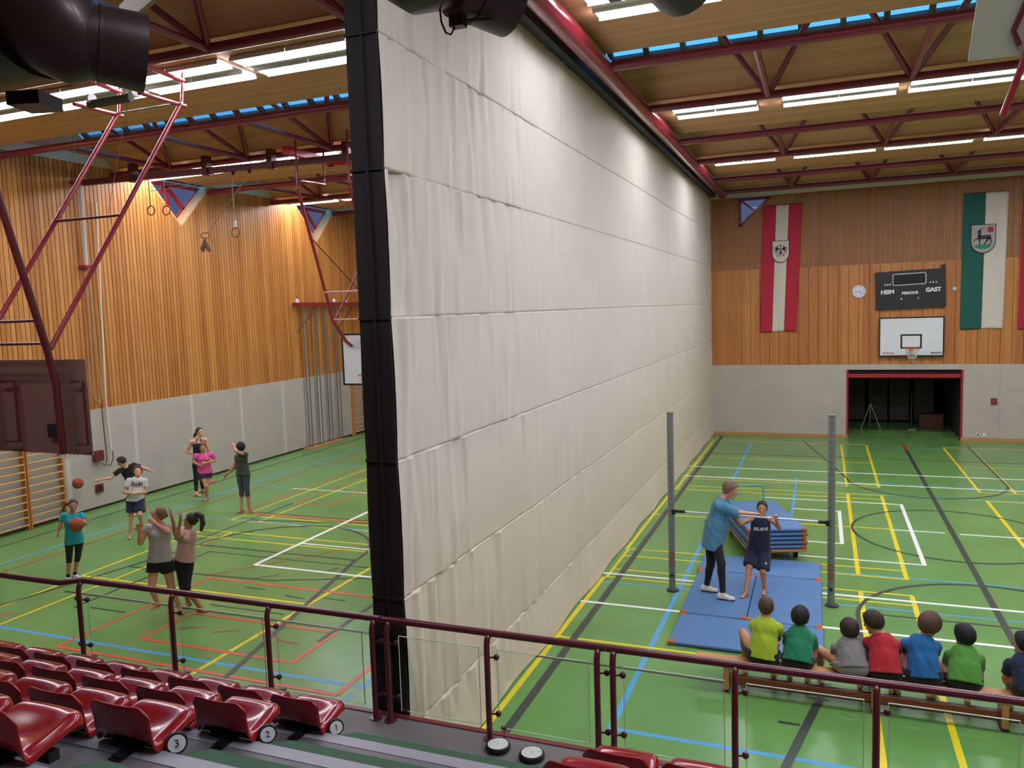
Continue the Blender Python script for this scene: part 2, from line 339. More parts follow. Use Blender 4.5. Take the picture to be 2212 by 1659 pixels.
# far wall
wf = MB(); WFx = [(-2.56, -1.62, 6.99, 7.88)]
def topx(x): return 6.99+(x+2.56)*(7.88-6.99)/.94 if -2.57 < x < -1.62 else 7.95
x = XL; i = 0
bx = [XL + .3*k for k in range(int((-3.6-XL)/.3)+1)] + [-3.5, -2.53] + [-2.53+.302*k for k in range(1, 59)]
for a0, a1 in zip(bx[:-1], bx[1:]):
    if a1-a0 < .02: continue
    wf.mat(0).box(a0+.006, a1-.006, YF-.02, YF+.05, 2.38, 5.56)
wf.mat(2).box(XL, XR, YF+.04, YF+.1, 2.38, 5.7)
i = int(XL/.034)
while i*.034 < XR:
    a0, a1 = i*.034+.006, (i+1)*.034-.006; i += 1
    if a0 < -4.2 and (i % 2): continue
    wf.mat(1); board(wf, 'X', None, a0, a1, YF-.02, YF+.03, 5.56, topx(a0), topx(a1))
for a, b_ in ((XL, -2.57), (-1.62, XR)): wf.mat(2).box(a, b_, YF+.03, YF+.1, 5.56, 7.95)
wf.mat(2); board(wf, 'X', None, -2.57, -1.62, YF+.03, YF+.1, 5.56, 6.99, 7.88)
DX0, DX1, DZ = .78, 4.02, 2.21
wf.mat(3); wf.box(XL, DX0, YF-.05, YF+.1, .1, 2.38); wf.box(DX1, XR, YF-.05, YF+.1, .1, 2.38); wf.box(DX0, DX1, YF-.05, YF+.1, DZ, 2.38)
wf.mat(4); wf.box(XL, DX0, YF-.07, YF+.1, 0, .1); wf.box(DX1, XR, YF-.07, YF+.1, 0, .1)
for xx in (5.03, 8.2): wf.mat(5).box(xx, xx+.008, YF-.053, YF-.05, .1, 2.38)
struct('wall_far', wf, [M_wf, M_ws, M_gap, M_grey, M_skirt, M_greyd])
tr = MB(); tr.box(XL, -2.6, YF-.03, YF+.1, 7.95, 8.5); tr.box(-2.6, XR, YF-.03, YF+.1, 7.95, 8.5); struct('trim_2', tr, M_flash)
w = MB(); X0, X1 = -2.56, -1.62
P3 = [(X0, 6.99), (X0, 7.88), (X1, 7.88)]
for (p, q) in ((P3[0], P3[1]), (P3[1], P3[2]), (P3[2], P3[0])):
    p_, q_ = Vector((p[0], YF+.06, p[1])), Vector((q[0], YF+.06, q[1])); d = (q_-p_).normalized()
    w.obox((p_+q_)/2, d, (0, 1, 0), d.cross(Vector((0, 1, 0))), (q_-p_).length/2, .09, .045)
p_, q_ = Vector((X0+.05, YF+.08, 7.83)), Vector((-2.05, YF+.08, 7.46)); d = (q_-p_).normalized(); w.obox((p_+q_)/2, d, (0, 1, 0), d.cross(Vector((0, 1, 0))), (q_-p_).length/2, .03, .03)
o = struct('window_4', w, mat('dark_red_steel', '6e1f30', rough=.4, coat=.2))
obj('window_pane', MB().loft([[(x_, YF+.09, z_) for x_, z_ in P3], [(x_, YF+.1, z_) for x_, z_ in P3]]), M_glass, o)
# storage room behind the opening and its raised shutter door
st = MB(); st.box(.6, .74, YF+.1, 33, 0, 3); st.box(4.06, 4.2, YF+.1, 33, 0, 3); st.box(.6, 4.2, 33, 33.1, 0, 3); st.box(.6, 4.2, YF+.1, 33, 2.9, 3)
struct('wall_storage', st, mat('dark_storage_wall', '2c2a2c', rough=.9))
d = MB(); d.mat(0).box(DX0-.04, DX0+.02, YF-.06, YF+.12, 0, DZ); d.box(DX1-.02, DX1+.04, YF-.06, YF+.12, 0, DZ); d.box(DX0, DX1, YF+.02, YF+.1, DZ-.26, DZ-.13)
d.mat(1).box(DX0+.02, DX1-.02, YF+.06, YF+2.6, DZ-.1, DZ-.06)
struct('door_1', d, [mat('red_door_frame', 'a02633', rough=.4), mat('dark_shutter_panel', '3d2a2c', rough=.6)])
# walls never seen
struct('wall_right', MB().box(XR, XR+.1, YN, YF, 0, 8.5), M_wf); struct('wall_near', MB().box(XL, XR, YN-.1, YN, 0, 8.5), M_wf)

# roof: flat pine bands with the lamps, raised bands with skylights between them
M_ceil = wood('pine_ceiling', 'c0875f', 'daa67e', 'Y', .11, 'X', rough=.6, knots=False)
REC = [(-.35, 2.65), (5.85, 8.85), (12.0, 15.1), (18.22, 21.2), (24.45, 27.42)]
ce = MB(); prev = YN
x0, x1 = XL-.12, XR+.1; ZC = 8.27
for a, b in REC:
    ce.box(x0, x1, prev, a, ZC, ZC+.06); prev = b+.03
    ce.quad((x0, a, ZC+.02), (x0, a+1.55, 9.62), (x1, a+1.55, 9.62), (x1, a, ZC+.02))
    ce.quad((x0, a+2.4, 8.9), (x0, b+.03, ZC+.02), (x1, b+.03, ZC+.02), (x1, a+2.4, 8.9))
    for xx in (x0, x1): ce.poly([(xx, a, ZC), (xx, a+1.55, 9.62), (xx, b+.03, ZC)])
ce.box(x0, x1, prev, YF+.1, ZC, ZC+.06)
struct('ceiling', ce, M_ceil)
n = 5
for k, (a, b) in enumerate(REC[1:]):
    w = MB(); pane = MB(); c = .95
    p0, p1 = Vector((0, a+2.4, 8.9)), Vector((0, a+1.55, 9.62)); d = (p1-p0).normalized(); nn = Vector((0, d.z, -d.y))
    xx = XL+.1
    while xx < XR-.7:
        w.obox(((xx-.04), (p0.y+p1.y)/2, (p0.z+p1.z)/2), (1, 0, 0), d, nn, .045, (p1-p0).length/2, .05)
        xx += .64
    for p in (p0, p1): w.obox((0.5*(XL+XR), p.y, p.z), (1, 0, 0), d, nn, (XR-XL)/2, .03, .05)
    o = struct('window_%d' % n, w, mat('skylight_frame', '5a4a46', rough=.5)); n += 1
    pane.loft([[(XL, p0.y, p0.z+.02), (XL, p1.y, p1.z+.02), (XL, p1.y, p1.z+.035), (XL, p0.y, p0.z+.035)], [(XR, p0.y, p0.z+.02), (XR, p1.y, p1.z+.02), (XR, p1.y, p1.z+.035), (XR, p0.y, p0.z+.035)]])
    obj('skylight_pane', pane, M_glass, o)
# roof trusses: two bottom chords, ties, and webs up to a top chord
M_steel = mat('wine_red_steel', '7d1f38', rough=.32, coat=.35)
names = ['nearest', 'second', 'third', 'farthest']
for k, (a, b) in enumerate(REC[1:]):
  for hall, xa, xb in (('left', XL+.02, -3.9), ('right', -3.1, XR)):
    t = thing('roof_truss', '%s wine red steel roof truss under the skylights of the %s hall' % (names[k], hall), 'roof truss', ((xa+xb)/2, a, 8.1), 'wine red roof trusses')
    ya, yb, z = a+.16, b-.02, 8.12
    for nm, yy, zz, r in (('chord', ya, z, .075), ('chord', yb, z, .07), ('top_chord', (ya+yb)/2-.15, 9.28, .05)):
        obj(nm, MB().tube([(xa, yy, zz), (xb, yy, zz)], r, 12), M_steel, t, True)
    for x in [-.9+2.27*j for j in range(-7, 7)]:
        if not (xa+.1 < x < xb): continue
        obj('cross_tie', MB().tube([(x, ya, z), (x, yb, z)], .055, 8), M_steel, t, True)
        for s in (-1, 1):
            if xa < x+s*.98 < xb: obj('web_brace', MB().tube([(x, yb, z), (x+s*.98, (ya+yb)/2-.15, 9.28)], .05, 8), M_steel, t, True)
g = MB().tube([(-3.1, YN+.05, 8.1), (-3.1, YF-.02, 8.1)], .15, 20)
tag(obj('tube_girder', g, mat('glossy_wine_red_tube', '8a1d33', rough=.25, coat=.5), None, True), 'thick glossy wine red tube girder running along the top of the white divider curtain', 'girder')
for xx, nm in ((-3.28, 'trim_3'),):
    struct(nm, MB().box(xx-.22, xx-.06, YN, YF, 8.02, 8.27), mat('track_and_gap_shade', '2b2b38', rough=.6))  # dark strip over the curtain, painting the shaded gap beside the girder
# fluorescent lamps
M_tube = mat('lit_fluorescent_tube', 'f6f6ff', emit=TUBE); M_refl = mat('white_lamp_reflector', 'd8d6d0', rough=.4)
def lamp0():
    t = thing('ceiling_lamp', 'x', 'lamp', (0, 0, 8.2))
    h = MB(); h.box(-.485, .485, -.42, .42, 8.235, 8.268)
    for s in (-1, 1): h.box(-.485, .485, s*.1, s*.13, 8.19, 8.24); h.box(-.485, .485, s*.42, s*.44, 8.19, 8.24)
    obj('housing', h, M_refl, t)
    for s in (-1, 1): obj('light_tube', MB().rbox(-.46, .46, s*.275-.1, s*.275+.1, 8.195, 8.225, .012, 2), M_tube, t)
    return t
LP = lamp0(); used = False
NTH = ['first', 'second', 'third', 'fourth', 'fifth', 'sixth', 'seventh', 'eighth', 'ninth', 'tenth', 'eleventh', 'twelfth']
rows = [(3.8, 'added row above the stand'), (9.98, 'nearest row'), (16.07, 'middle row'), (22.05, 'far row')]  # the stand row is out of view, added to brighten seats and deck
for yy, rn in rows:
    for hall, cs in (('left', [-15.0, -12.85, -10.7, -8.55, -6.4-.6]), ('right', [-1.94, .27, 2.42, 4.6, 6.75, 8.9])):
        for gi, cx in enumerate(cs):
            if yy < 5 and hall == 'left' and gi < 3: continue
            if hall == 'left': cx = -7.0-2.17*(4-gi)
            for s in (-1, 1):
                o = LP if not used else copy_tree(LP); used = True
                ox = cx+s*.49
                sc = 1.0
                if hall == 'right' and gi == 0: sc = .79; ox = cx+s*.39
                o.location = (ox, yy, 8.2); o.scale = (sc, 1, 1)
                o['label'] = 'fluorescent lamp %s, %s, %s from the %s' % (('in the left hall' if hall == 'left' else 'in the right hall'), rn, NTH[gi*2+(s > 0)], 'curtain' if hall == 'right' else 'left wall')
                o['group'] = 'fluorescent lamps in the pine ceiling'
# divider curtain
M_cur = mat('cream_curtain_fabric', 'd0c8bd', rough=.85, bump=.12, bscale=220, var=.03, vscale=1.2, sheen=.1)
M_curb = mat('black_curtain_end', '191315', rough=.8); 
_nt = M_cur.node_tree; _b = _nt.nodes['Principled BSDF']; _src = _b.inputs['Base Color'].links[0].from_socket      # yellowed lower cloth, with floor bounce painted into the same warm tint
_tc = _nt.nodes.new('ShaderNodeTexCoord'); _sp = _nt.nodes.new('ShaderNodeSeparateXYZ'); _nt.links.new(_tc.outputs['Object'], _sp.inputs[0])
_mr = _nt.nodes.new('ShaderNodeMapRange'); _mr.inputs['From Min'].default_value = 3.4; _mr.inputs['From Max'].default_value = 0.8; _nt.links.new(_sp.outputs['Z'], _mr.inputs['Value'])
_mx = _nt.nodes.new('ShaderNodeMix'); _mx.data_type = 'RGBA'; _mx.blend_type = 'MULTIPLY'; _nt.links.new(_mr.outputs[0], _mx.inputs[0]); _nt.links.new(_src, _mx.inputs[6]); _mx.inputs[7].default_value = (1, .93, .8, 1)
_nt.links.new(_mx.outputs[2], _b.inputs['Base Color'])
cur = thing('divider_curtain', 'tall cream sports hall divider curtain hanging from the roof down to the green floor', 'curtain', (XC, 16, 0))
def sheet(x, sgn, ny, nz):
    rs = np.random.RandomState(3 if sgn > 0 else 5)
    y0, y1, z0, z1 = 6.07, 27.62, .015, 8.02
    yy = y0 + (y1-y0)*(np.linspace(0, 1, ny)**1.35); zz = np.linspace(z0, z1, nz); zz = np.unique(np.concatenate([zz]+[[q+e for e in (-.05, -.025, -.012, -.005, 0, .005, .012, .025)] for q in (.68, 1.93, 3.19, 4.46, 5.74, 6.87)])); nz = len(zz)
    Yg, Zg = np.meshgrid(yy, zz, indexing='ij'); D = np.zeros_like(Yg)
    seams = [.68, 1.93, 3.19, 4.46, 5.74, 6.87]
    allz = [z0]+seams+[z1]
    for a, b in zip(allz[:-1], allz[1:]):
        n = 95
        for _ in range(n):
            c = 6.2+rs.rand()**1.8*20; wdt = .03+.06*rs.rand(); amp = (.003+.009*rs.rand())*(2.6 if c < 9.5 else (1.5 if c < 12 else .4)); L = (.3+.7*rs.rand())*(b-a)
            top = rs.rand() < .6; sl = (rs.rand()-.5)*.12
            t = (b-Zg) if top else (Zg-a)
            mask = (Zg > a) & (Zg <= b) & (t < L)
            D += np.where(mask, amp*np.exp(-((Yg-c-sl*t)/wdt)**2)*np.cos(np.clip(t/L, 0, 1)*math.pi/2)*(1 if rs.rand() < .6 else -1), 0)
        D -= .016*np.exp(-((Zg-b-.004)/.006)**2); D += .0035*np.exp(-((Zg-b+.012)/.006)**2)
        mid = (a+b)/2; D -= .004*np.exp(-((Zg-mid)/.02)**2)
        D += .012*np.sin(math.pi*np.clip((Zg-a)/(b-a), 0, 1))
    for _ in range(14): 
        c = 6+rs.rand()*20; D += .012*np.exp(-((Yg-c)/(.3+rs.rand()))**2)*np.sin(Zg*.4+rs.rand()*6)
    D += .06*np.clip((.7-Zg)/.7, 0, 1)**1.5 + .02*np.clip((.7-Zg)/.7, 0, 1)*np.sin(Yg*2.7)
    Xg = x + sgn*D
    vs = np.stack([Xg, Yg, Zg], -1).reshape(-1, 3)
    idx = np.arange(ny*nz).reshape(ny, nz); q = np.stack([idx[:-1, :-1], idx[1:, :-1], idx[1:, 1:], idx[:-1, 1:]], -1).reshape(-1, 4)
    if sgn < 0: q = q[:, ::-1]
    m = MB(); m.v = [tuple(p) for p in vs.tolist()]; m.f = [tuple(p) for p in q.tolist()]; m.m = [0]*len(m.f); return m
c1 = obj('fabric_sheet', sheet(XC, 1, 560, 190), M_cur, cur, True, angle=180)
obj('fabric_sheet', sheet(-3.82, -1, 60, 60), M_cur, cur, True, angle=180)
e = MB(); e.box(-3.81, -3.505, 6.05, 6.09, .85, 8.12); e.box(-3.66, -3.64, 6.03, 6.05, .85, 8.12)
for z in (1.93, 3.19, 4.46, 5.74, 6.87): e.box(-3.815, -3.5, 6.035, 6.05, z-.01, z+.01)
obj('end_flap', e, M_curb, cur)
# ================================================================ THE STAND
M_deck = mat('grey_stand_deck', '6f6a6c', rough=.55, var=.06, vscale=1.5, bump=.15, bscale=120); M_carp = mat('green_step_carpet', '43644a', rough=.9, bump=.3, bscale=300)
M_nose = mat('light_grey_step_nosing', '9a96a0', rough=.5); M_edge = mat('wine_red_stand_edge', '7b2634', rough=.4)
M_rise = mat('dark_step_riser', '2a2628', rough=.8)
TI = [(5.97, .85), (4.98, 1.22), (4.165, 1.59), (3.375, 1.96), (2.585, 2.33), (1.8, 2.7)]
tnm = ['front platform', 'second', 'third', 'fourth', 'fifth', 'topmost']
for i, (yf, z) in enumerate(TI):
    yb = TI[i+1][0] if i+1 < len(TI) else YN+.01
    sd = MB(); sd.mat(0).box(XL+.6, XR-1, yb+.004, yf, 0, z)
    if i: sd.mat(1).box(XL+.6, XR-1, yf-.11, yf+.002, z, z+.004)
    tag(obj('stand_tier', sd, [M_deck, M_nose, M_rise], None), ('grey front platform of the spectator stand behind the railing' if i == 0 else '%s grey tier of the spectator stand with a light front nosing' % tnm[i]), 'stand tier', 'tiers of the spectator stand')
tr = MB(); tr.box(XL+.6, XR-1, 5.97, 6.025, .79, .858); tr.box(XL+.6, XR-1, 5.985, 6.02, .2, .79)
struct('trim_4', tr, M_edge)
steps = ['lowest green carpeted aisle step beside the front platform', 'second green carpeted aisle step from the front platform', 'third green carpeted aisle step from the front platform', 'topmost green carpeted aisle step, nearest the camera']
for i in range(4):
    z = TI[i][1]; yb = TI[i+1][0]; m = MB(); yf = yb+.37
    P = [(-3.72, yb+.013), (-1.62, yb+.013), (-1.62, yf-.05), (-1.68, yf), (-3.6, yf), (-3.72, yf-.08)]
    m.loft([[(x, y, z+.001) for x, y in P], [(x, y, z+.18) for x, y in P], [(x*.998-.003, y, z+.187) for x, y in P]])
    tag(obj('aisle_step', m, M_carp, None), steps[i], 'step', 'green aisle steps')
# seats
M_seat = mat('glossy_red_plastic', '960d16', rough=.2, coat=.5, spec=.4); M_bkt = mat('black_seat_bracket', '141214', rough=.5)
def seat_mesh():
    # centre line from the front lip to the back top, with the height of the side edge above it
    prof = [(.185, .425, 0), (.212, .445, .0), (.216, .468, .0), (.195, .485, .0), (.15, .482, .01), (.07, .447, .033), (0, .425, .04), (-.07, .42, .025), (-.125, .43, .006),
            (-.165, .46, -.02), (-.188, .5, -.01), (-.203, .55, 0), (-.213, .61, 0), (-.218, .662, 0), (-.22, .684, 0)]
    m = MB(); nu = 26; rings = []; n = len(prof)
    for j, (y, z, e) in enumerate(prof):
        back = min(1, max(0, (j-8)/3)); front = 1-back
        hw = .232 - .075*max(0, (4-j)/4)**2.2
        ring = []
        for i in range(nu+1):
            u = -1+2*i/nu; a = abs(u)
            curl = max(0, (a-.86)/.14)**1.5
            yy = y + back*.035*a**2.2 - front*.02*a**3*(1 if j < 4 else 0)
            zz = z + e*a**2 - front*curl*.06 - back*(1-min(1, (j-8)/6))*curl*.05
            if j >= 11: zz -= ((j-10)/4)**2*.09*max(0, (a-.68)/.32)**2.4
            ring.append((u*hw*(1-.02*curl), yy+.01*curl*back, zz))
        rings.append(ring)
    return m.loft(rings, False, False)
def make_seat():
    t = thing('stadium_seat', 'x', 'seat', (0, 0, 0))
    o = obj('seat_shell', seat_mesh(), M_seat, t, True, angle=180)
    md = o.modifiers.new('thickness', 'SOLIDIFY'); md.thickness = .016; md.offset = -1
    md = o.modifiers.new('soft', 'SUBSURF'); md.levels = 1; md.render_levels = 1
    b = MB(); b.box(-.16, .16, -.03, .08, .388, .415); b.obox((0, -.1, .41), (1, 0, 0), (0, 1, .3), (0, -.3, 1), .12, .06, .01)
    obj('seat_bracket', b, M_bkt, t)
    return t
seat0 = make_seat(); used = False
seat_rows = [(5.07, .85, -3.86, -.53, 9, 'front row'), (4.27, 1.22, -3.86, -.53, 7, 'second row'), (3.47, 1.59, -3.86, -.53, 5, 'third row'), (2.69, 1.96, -3.86, -.53, 3, 'fourth row')]
seat_rows_r = [(5.09, .85, -1.28, .53, 6, 'front row'), (4.29, 1.22, -1.28, .53, 3, 'second row')]
ords = ['first', 'second', 'third', 'fourth', 'fifth', 'sixth', 'seventh', 'eighth', 'ninth']
for side, rws in (('left', seat_rows), ('right', seat_rows_r)):
    for (y, z, x0s, dx, n, nm) in rws:
        for k in range(n):
            o = seat0 if not used else copy_tree(seat0); used = True
            o.location = (x0s+dx*k, y, z)
            o['label'] = 'glossy red plastic seat, %s seat from the aisle in the %s, %s block' % (ords[k], nm, side)
            o['group'] = 'glossy red plastic stand seats'
        xa, xb = sorted((x0s+.24*(1 if dx < 0 else -1)*-1*-1, x0s+dx*(n-1)-.24*(1 if dx < 0 else -1)))
        t = thing('seat_beam', 'black steel beam carrying the red seats of the %s, %s block' % (nm, side), 'seat beam', ((xa+xb)/2, y, z), 'seat beams')
        m = MB().box(xa, xb, y-.03, y+.03, z+.33, z+.384); obj('beam', m, M_bkt, t)
        x = xb-.2 if dx < 0 else xa+.2
        for q in range(max(2, n//2)):
            xx = x+dx*2*q if n > 2 else x+dx*q
            if not (xa < xx < xb): continue
            m = MB(); m.box(xx-.028, xx+.028, y-.26, y-.02, z+.378, z+.4); m.box(xx-.045, xx+.045, y-.27, y-.16, z+.374, z+.382)
            obj('support_foot', m, M_bkt, t)
M_dw = mat('white_number_disc', 'e4e4e6', rough=.35); M_blk2 = mat('black_print', '111111', rough=.5)
for n, (y, z) in enumerate(((5.05, .85), (4.25, 1.22), (3.45, 1.59))):
    c = Vector((-3.57, y-.02, z+.4)); nn = Vector((.72, -.66, .2)).normalized()
    t = thing('row_number_disc', 'round white disc numbered %s at the aisle end of the %s seat row' % (('one', 'two', 'three')[n], ('front', 'second', 'third')[n]), 'number disc', c, 'row number discs')
    obj('rim', MB().disc(c-nn*.035, nn, .062, 28, .034), mat('black_rubber', '17171a', rough=.6), t, True)
    obj('disc_face', MB().disc(c, nn, .05, 28, .004), M_dw, t)
    xd = Vector((.5, .85, 0)).normalized(); yd = nn.cross(xd)
    text(t, 'number', str(n+1), .062, c+nn*.006, xd, yd, M_blk2)
# railings
M_rail = mat('wine_red_railing', '5a1c28', rough=.3, coat=.4); M_clamp = mat('dark_red_clamp', '461820', rough=.35)
M_rglass = glassmat('railing_glass', (.95, .985, .96)); M_gedge = mat('pale_glass_edge', 'c6d6c2', rough=.3)
ZR, YR, ZB = 1.77, 5.9, .85
def railing(label, posts, x0, x1, panes, both=()):
    t = thing('railing', label, 'railing', ((x0+x1)/2, YR, ZB), 'wine red railings along the stand')
    obj('handrail', MB().tube([(x0, YR+.05, ZR), (x1, YR+.05, ZR)], .031, 14), M_rail, t, True)
    for x in posts:
        m = MB(); P = [(x, YR, ZB), (x, YR, ZR-.12)] + [(x, YR+.05*(1-math.cos(a)), ZR-.12+.1*math.sin(a)) for a in (.4, .8, 1.2, 1.55)]
        m.tube(P, .026, 14); m.disc((x, YR, ZB), (0, 0, 1), .055, 20, .012)
        p = obj('post', m, M_rail, t, True)
        for z in (ZB+.22, ZR-.2):
            for s in ((-1, 1) if x in both else (1,)):
                c = MB(); c.tube([(x+s*.015, YR+.01, z), (x+s*.06, YR+.03, z)], .009, 8); c.sphere((x+s*.072, YR+.035, z), .027, 12)
                obj('glass_clamp', c, M_clamp, p, True)
    for a, b in panes:
        m = MB().box(a, b, YR+.03, YR+.036, ZB+.1, ZR-.13); g = obj('glass_panel', m, M_rglass, t)
        e = MB(); w = .0025
        e.box(a, b, YR+.029, YR+.037, ZB+.098-w, ZB+.098+w); e.box(a, b, YR+.029, YR+.037, ZR-.13-w, ZR-.13+w)
        for x in (a, b): e.box(x-w, x+w, YR+.029, YR+.037, ZB+.1, ZR-.13)
        obj('glass_edge', e, M_gedge, g)
        for x in (a+.04,):
            c = MB().tube([(x, YR+.033, ZB), (x, YR+.033, ZB+.1)], .004, 6); c.box(x-.025, x+.025, YR+.02, YR+.046, ZB+.095, ZB+.11); obj('panel_foot', c, M_clamp, g)
railing('wine red railing with glass panels in front of the left seats', [-7.35, -6.08, -4.9, -3.75], -7.35, -3.68, [(-7.27, -6.16), (-6.0, -4.98), (-4.82, -3.88)], both=(-7.35,))
railing('wine red railing with glass panels beside the divider curtain', [-3.6, -2.63, -1.67], -3.67, -1.61, [(-3.5, -2.72), (-2.55, -1.75)])
railing('wine red railing with glass panels in front of the seated boys', [-1.54, -.6, .37, 1.33, 2.3], -1.6, 2.9, [(-1.46, -.68), (-.52, .29), (.45, 1.25), (1.41, 2.2)])
t = thing('railing', 'far left wine red railing that kinks towards the stand', 'railing', (-8.5, 5.8, ZB), 'wine red railings along the stand')
obj('handrail', MB().tube([(-7.36, 5.95, ZR), (-7.40, 5.93, ZR), (-7.52, 5.83, ZR-.004), (-8.6, 5.82, ZR), (-11, 5.82, ZR)], .031, 14), M_rail, t, True)
for x in (-8.62, -9.9): obj('post', MB().tube([(x, 5.82, ZB), (x, 5.82, ZR)], .026, 14), M_rail, t, True)
# two round floor plates
for n, (x, y, l) in enumerate(((-2.5, 5.77, 'white topped disc with black rubber rim on the platform, beside the railing post'),
                     (-2.19, 5.74, 'white topped disc with black rubber rim on the platform, next to the red seats'))):
    t = thing('rubber_rimmed_disc', l, 'disc', (x, y, .85), 'white discs with black rims')
    m = MB(); P = [(.0, .0), (.075, 0), (.1, .012), (.106, .03), (.1, .048), (.09, .054), (.084, .05)]
    m.loft([[(x+r*math.cos(a), y+r*math.sin(a), .85+z) for a in [2*math.pi*i/36 for i in range(36)]] for r, z in P[1:]], False)
    obj('rubber_rim', m, mat('black_rubber', '17171a'), t, True)
    obj('disc_top', MB().disc((x, y, .85+.044), (0, 0, 1), .086, 36, .008), mat('scuffed_white_plastic', 'd2d2cf', rough=.5, var=.12, vscale=9), t)
    obj('centre_pin', MB().disc((x, y, .902), (0, 0, 1), .004, 10, .003), M_blk2, t)
# ================================================================ EQUIPMENT ON THE FAR WALL
M_bk = mat('black_board', '201c22', rough=.5); M_ww = mat('white_print', 'e8e8ea', rough=.4)
y = YF-.02
def flagt(label, x0t, x1t, zt, x0b, x1b, zb, cols, name='banner'):
    t = thing(name, label, 'flag', ((x0t+x1t)/2, y-.04, zb), 'flags hanging on the far wall')
    nx, nz = 36, 60
    for ci, (u0, u1, nm, mt) in enumerate(cols):
        rows = []
        for j in range(nz+1):
            v = j/nz; r = []
            for i in range(13):
                u = u0+(u1-u0)*i/12; xa = x0b+(x1b-x0b)*u; xb = x0t+(x1t-x0t)*u
                r.append((xa+(xb-xa)*v, y-.035-.012*math.sin(u*9+v*2.3)*(1-v*.6)-.006*math.sin(u*23+v*5), zb+(zt-zb)*v - .012*math.sin(u*7)*(1-v)))
            rows.append(r)
        m = MB().loft(rows, False, False); o = obj(nm, m, mt, t, True, angle=180); sd_ = o.modifiers.new('t', 'SOLIDIFY'); sd_.thickness = .003
    obj('hanging_rod', MB().tube([(x0t-.02, y-.03, zt+.005), (x1t+.02, y-.03, zt+.005)], .01, 8), mat('dark_rod', '2a2222'), t)
    return t
M_fr = mat('crimson_flag_cloth', 'b01f38', rough=.8, sheen=.2); M_fw = mat('cream_flag_cloth', 'cfc8bd', rough=.8, sheen=.2); M_fg = mat('dark_teal_flag_cloth', '12574f', rough=.8, sheen=.2)
def shield(t, cx, cz, w, h, yy, m, name='shield'):
    P = [(-w/2, h*.42), (w/2, h*.42), (w/2, -h*.16)] + [(w/2*math.cos(a), -h*.16-h*.42*math.sin(a)) for a in [math.pi*i/14 for i in range(1, 14)]] + [(-w/2, -h*.16)]
    e = [(x*1.07, z*1.06) for x, z in P]
    o = obj(name, MB().loft([[(cx+x, yy, cz+z) for x, z in e], [(cx+x, yy-.006, cz+z) for x, z in e]]), M_bk, t)
    obj('shield_field', MB().loft([[(cx+x, yy-.006, cz+z) for x, z in P], [(cx+x, yy-.01, cz+z) for x, z in P]]), m, o); return o
def flat(par, name, polys, cx, cz, yy, sc, m):
    b = MB()
    for P in polys: b.loft([[(cx+x*sc, yy, cz+z*sc) for x, z in P], [(cx+x*sc, yy-.003, cz+z*sc) for x, z in P]])
    return obj(name, b, m, par)
t = flagt('long red white red vertical flag with a black eagle shield on the far wall', -1.82, -.6, 7.6, -1.93, -.78, 3.48, [(0, .34, 'left_stripe', M_fr), (.34, .66, 'centre_stripe', M_fw), (.66, 1, 'right_stripe', M_fr)])
cx, cz = -1.27, 6.15; sh = shield(t, cx, cz, .5, .68, y-.055, M_fw)
def taper(p, q, w0, w1):
    p, q = Vector(p), Vector(q); d = (q-p).normalized(); n_ = Vector((-d.y, d.x)); return [tuple(p-n_*w0), tuple(q-n_*w1), tuple(q+n_*w1), tuple(p+n_*w0)]
eg = []
for s in (-1, 1):
    eg.append(taper((s*.06, .0), (s*.22, .16), .05, .03)); eg.append(taper((s*.22, .16), (s*.2, .32), .035, .02)); eg.append(taper((s*.2, .32), (s*.14, .28), .02, .012))
    for (x, z) in ((.5, .22), (.52, .05), (.46, -.1), (.4, -.24), (.3, -.28), (.2, -.12)): eg.append(taper((s*.2, .16), (s*x, z), .03, .012))
    eg.append(taper((s*.05, -.15), (s*.15, -.3), .035, .025)); eg.append(taper((s*.15, -.3), (s*.26, -.44), .014, .03)); eg.append(taper((s*.15, -.3), (s*.18, -.46), .012, .01))
eg += [taper((0, .05), (.02, .25), .045, .03), taper((.02, .25), (.0, .34), .04, .035), taper((0, .32), (-.1, .28), .03, .008), taper((0, -.1), (0, -.52), .05, .02), taper((0, .1), (0, -.2), .08, .05)]
flat(sh, 'eagle_emblem', eg, cx, cz, y-.067, .46, M_bk)
flat(sh, 'breast_shield', [[(-.09, .09), (.09, .09), (.09, -.05), (0, -.14), (-.09, -.05)]], cx, cz, y-.071, .46, M_fr)
flat(sh, 'breast_bar', [[(-.09, .04), (.09, .04), (.09, -.01), (-.09, -.01)]], cx, cz, y-.075, .46, M_fw)
flat(sh, 'crown', [[(-.05, .36), (.07, .36), (.08, .43), (.03, .4), (.01, .44), (-.01, .4), (-.06, .43)]], cx, cz, y-.067, .46, mat('gold_print', '8d8238'))
t = flagt('long dark green and white vertical flag with an ibex shield on the far wall', 3.96, 5.14, 7.52, 3.93, 5.08, 3.45, [(0, .5, 'green_half', M_fg), (.5, 1, 'white_half', M_fw)])
cx, cz = 4.5, 6.22; sh = shield(t, cx, cz, .62, .82, y-.055, mat('grey_shield', 'a59f9c', rough=.7))
ib = [[(-.22, .08), (.3, .1), (.33, -.02), (.3, -.08), (-.05, -.1), (-.22, -.08)], taper((-.18, .03), (-.14, .32), .08, .05), taper((-.12, .36), (-.26, .24), .05, .02), taper((-.12, .38), (-.02, .46), .02, .012), taper((-.02, .46), (.02, .44), .012, .006),
      taper((-.18, -.02), (-.38, -.12), .04, .02), taper((-.38, -.12), (-.42, -.22), .02, .014), taper((-.16, -.05), (-.15, -.4), .04, .018), taper((.24, -.03), (.02, -.38), .05, .018), taper((.28, -.03), (.34, -.22), .05, .022), taper((.34, -.22), (.24, -.4), .022, .018)]
